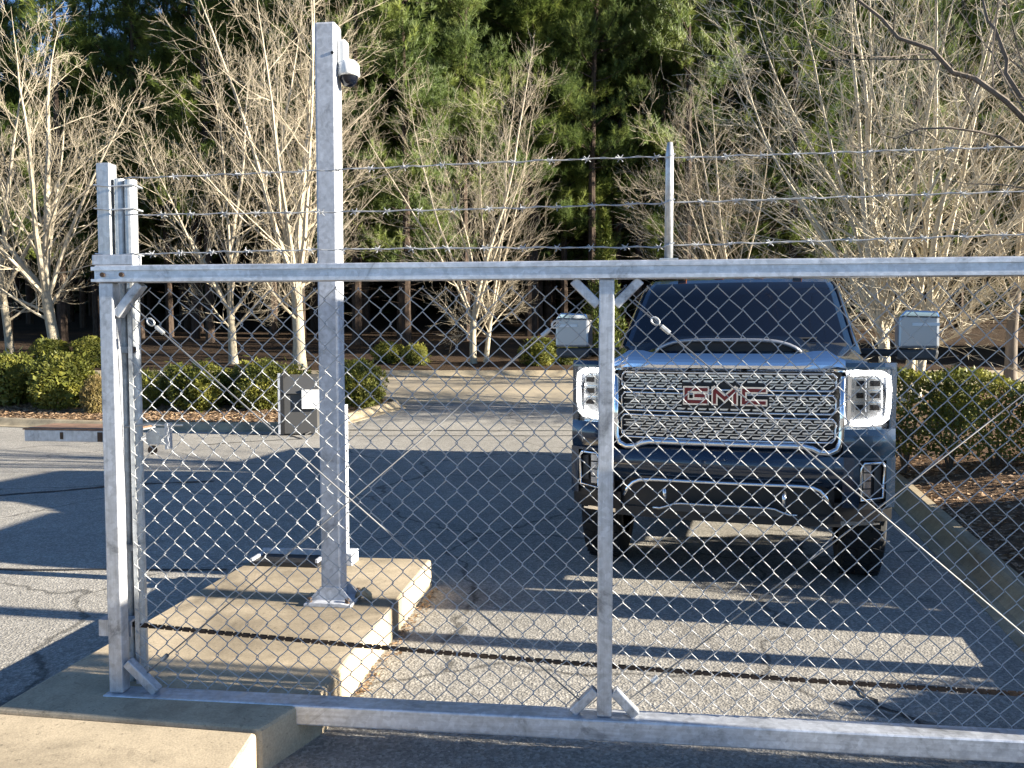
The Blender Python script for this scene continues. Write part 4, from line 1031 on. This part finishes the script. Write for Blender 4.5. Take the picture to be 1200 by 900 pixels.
# windshield
rows = []
for z in lin(1.475, 1.955, 8):
    ww = wz(z); k = 0.885
    rows.append([(x, yF(z)+0.16*(x/ww)**2-0.006, z+0.003) for x in lin(-ww*k, ww*k, 20)])
mb = MB(); mb.grid(rows); mb.grid([[(x, y+0.004, z-0.003) for x, y, z in r] for r in rows]); mb.build('windshield', 'tint', cab, smooth=True)
for s_ in (-1, 1):
    for (ya, yb) in ((2.1, 2.76), (2.83, 3.72)):
        rows = []
        for z in lin(1.475, 1.93, 6):
            y0 = max(ya, yF(z)+0.36); rows.append([(s_*(wz(z)+0.004), y, z) for y in lin(y0, yb, 6)])
        mb = MB(); mb.grid(rows); mb.build('side_window', 'tint', cab, smooth=True)
    mb = MB(); mb.tube([(s_*wz(z)*0.955, yF(z)+0.155, z) for z in lin(1.46, 1.96, 8)], 0.010, 6); mb.build('pillar_trim', 'black', cab)
rows = []
for z in lin(1.50, 1.94, 4): rows.append([(x, yR(z)+0.004, z) for x in lin(-wz(z)*0.85, wz(z)*0.85, 4)])
mb = MB(); mb.grid(rows); mb.build('rear_window', 'tint', cab)
# cowl and wipers
mb = MB(); mb.slab(lin(-0.84, 0.84, 20), lambda x: 1.44, lambda x: 1.478, lambda x, z: 1.43+0.15*(x/0.9)**2+0.5*(z-1.44), 0.08, 2); mb.build('cowl', 'black', T)
for x0, x1 in ((-0.55, -0.02), (0.05, 0.62)):
    mb = MB(); mb.tube([(x0, yF(1.49)+0.16*(x0/0.9)**2-0.03, 1.487), ((x0+x1)/2, yF(1.50)-0.03, 1.505), (x1, yF(1.505)+0.16*(x1/0.9)**2-0.035, 1.512)], 0.009, 5); mb.build('wiper', 'black', T)
for x in (-0.50, -0.17, 0.0, 0.17, 0.50):
    mb = MB(); mb.box(x-0.04, x+0.04, 2.36, 2.45, 2.004, 2.026); mb.build('clearance_light', 'amber', cab, bevel=0.008)
# tow mirrors
for s_ in (-1, 1):
    mx = s_*1.395
    mb = MB(); mb.bar((s_*0.93, 1.98, 1.41), (s_*1.30, 1.93, 1.40), 0.055, 0.08); mi = mb.build('mirror', 'black', T, bevel=0.015)
    mb = MB(); mb.prism([(mx-0.135, 1.35), (mx+0.135, 1.35), (mx+0.150, 1.40), (mx+0.150, 1.432), (mx-0.150, 1.432), (mx-0.150, 1.39)], 1, 1.86, 2.04); mb.build('lower_housing', 'greyplast', mi, bevel=0.02)
    mb = MB(); mb.prism([(mx-0.150, 1.437), (mx+0.150, 1.437), (mx+0.145, 1.66), (mx+0.125, 1.695), (mx-0.10, 1.705), (mx-0.150, 1.66)], 1, 1.84, 2.04); mb.build('upper_housing', 'mirrorgrey', mi, bevel=0.02)
    mb = MB(); mb.prism([(mx-0.148, 1.665), (mx+0.150, 1.655), (mx+0.128, 1.705), (mx-0.10, 1.715)], 1, 1.825, 2.03); mb.build('cap', 'chrome', mi, bevel=0.012)
    mb = MB(); mb.box(mx-0.05 if s_ > 0 else mx-0.145, mx+0.145 if s_ > 0 else mx+0.05, 1.832, 1.842, 1.60, 1.622); mb.build('marker_strip', 'plast', mi)
    mb = MB(); mb.box(mx-0.12, mx+0.12, 2.041, 2.046, 1.50, 1.66); mb.build('mirror_glass', 'chrome', mi)

# ------------------------------------------------------------------ unseen things added right of the frame to cast shadows into it
rp = empty('steel_post', (4.1, 3.53, zbank(4.1, 3.53)-0.02), GA); tag(rp, 'white square steel post added out of view for its shadow stripe', 'post')  # added out of view to lay a shadow stripe behind the gate
mb = MB(); mb.box(-0.07, 0.07, -0.07, 0.07, 0.0, 2.9); mb.build('shaft', 'white', rp, bevel=0.012)
mb = MB(); mb.box(-0.13, 0.13, -0.13, 0.13, 0.0, 0.02); mb.build('base_plate', 'white', rp)
op = empty('shadow_cabinet', (4.35, 4.2, zbank(4.35, 4.2)-0.02), GA); tag(op, 'grey cabinet added out of view on the mulch bank for its shadow', 'cabinet')  # box added out of view for the wide shadow band before the truck
mb = MB(); mb.box(-0.24, 0.24, -0.21, 0.21, 0.0, 1.08); ob = mb.build('cabinet', 'greyplast', op, bevel=0.02)
mb = MB(); mb.box(-0.27, 0.27, -0.24, 0.24, 1.08, 1.13); mb.build('lid', 'greyplast', op, bevel=0.015)
pi_ = empty('shadow_pier', (3.0, 2.40, 0), GA); tag(pi_, 'square concrete pier added out of view to shade the gate foot', 'pier')  # added out of view to shade the island along the gate
mb = MB(); mb.box(-0.18, 0.18, -0.15, 0.15, -0.05, 1.75); mb.build('shaft', 'concrete', pi_, bevel=0.02)
mb = MB(); mb.prism([(-0.21, 1.75), (0.21, 1.75), (0.21, 1.80), (0.0, 1.87), (-0.21, 1.80)], 1, -0.18, 0.18); mb.build('cap', 'concrete', pi_, bevel=0.01)
for k, (x, y, wd, h) in enumerate(((4.9, 5.5, 1.1, 0.95), (5.5, 6.4, 0.9, 0.6), (4.2, 2.9, 1.0, 0.55), (4.75, 4.75, 0.9, 0.75))):  # shrubs added out of view to shade the right side of the drive
    shrub(k % 4, x, y, zbank(x, y)-0.04, wd, h, 'evergreen shrub added out of view on the mulch bank for its shade')
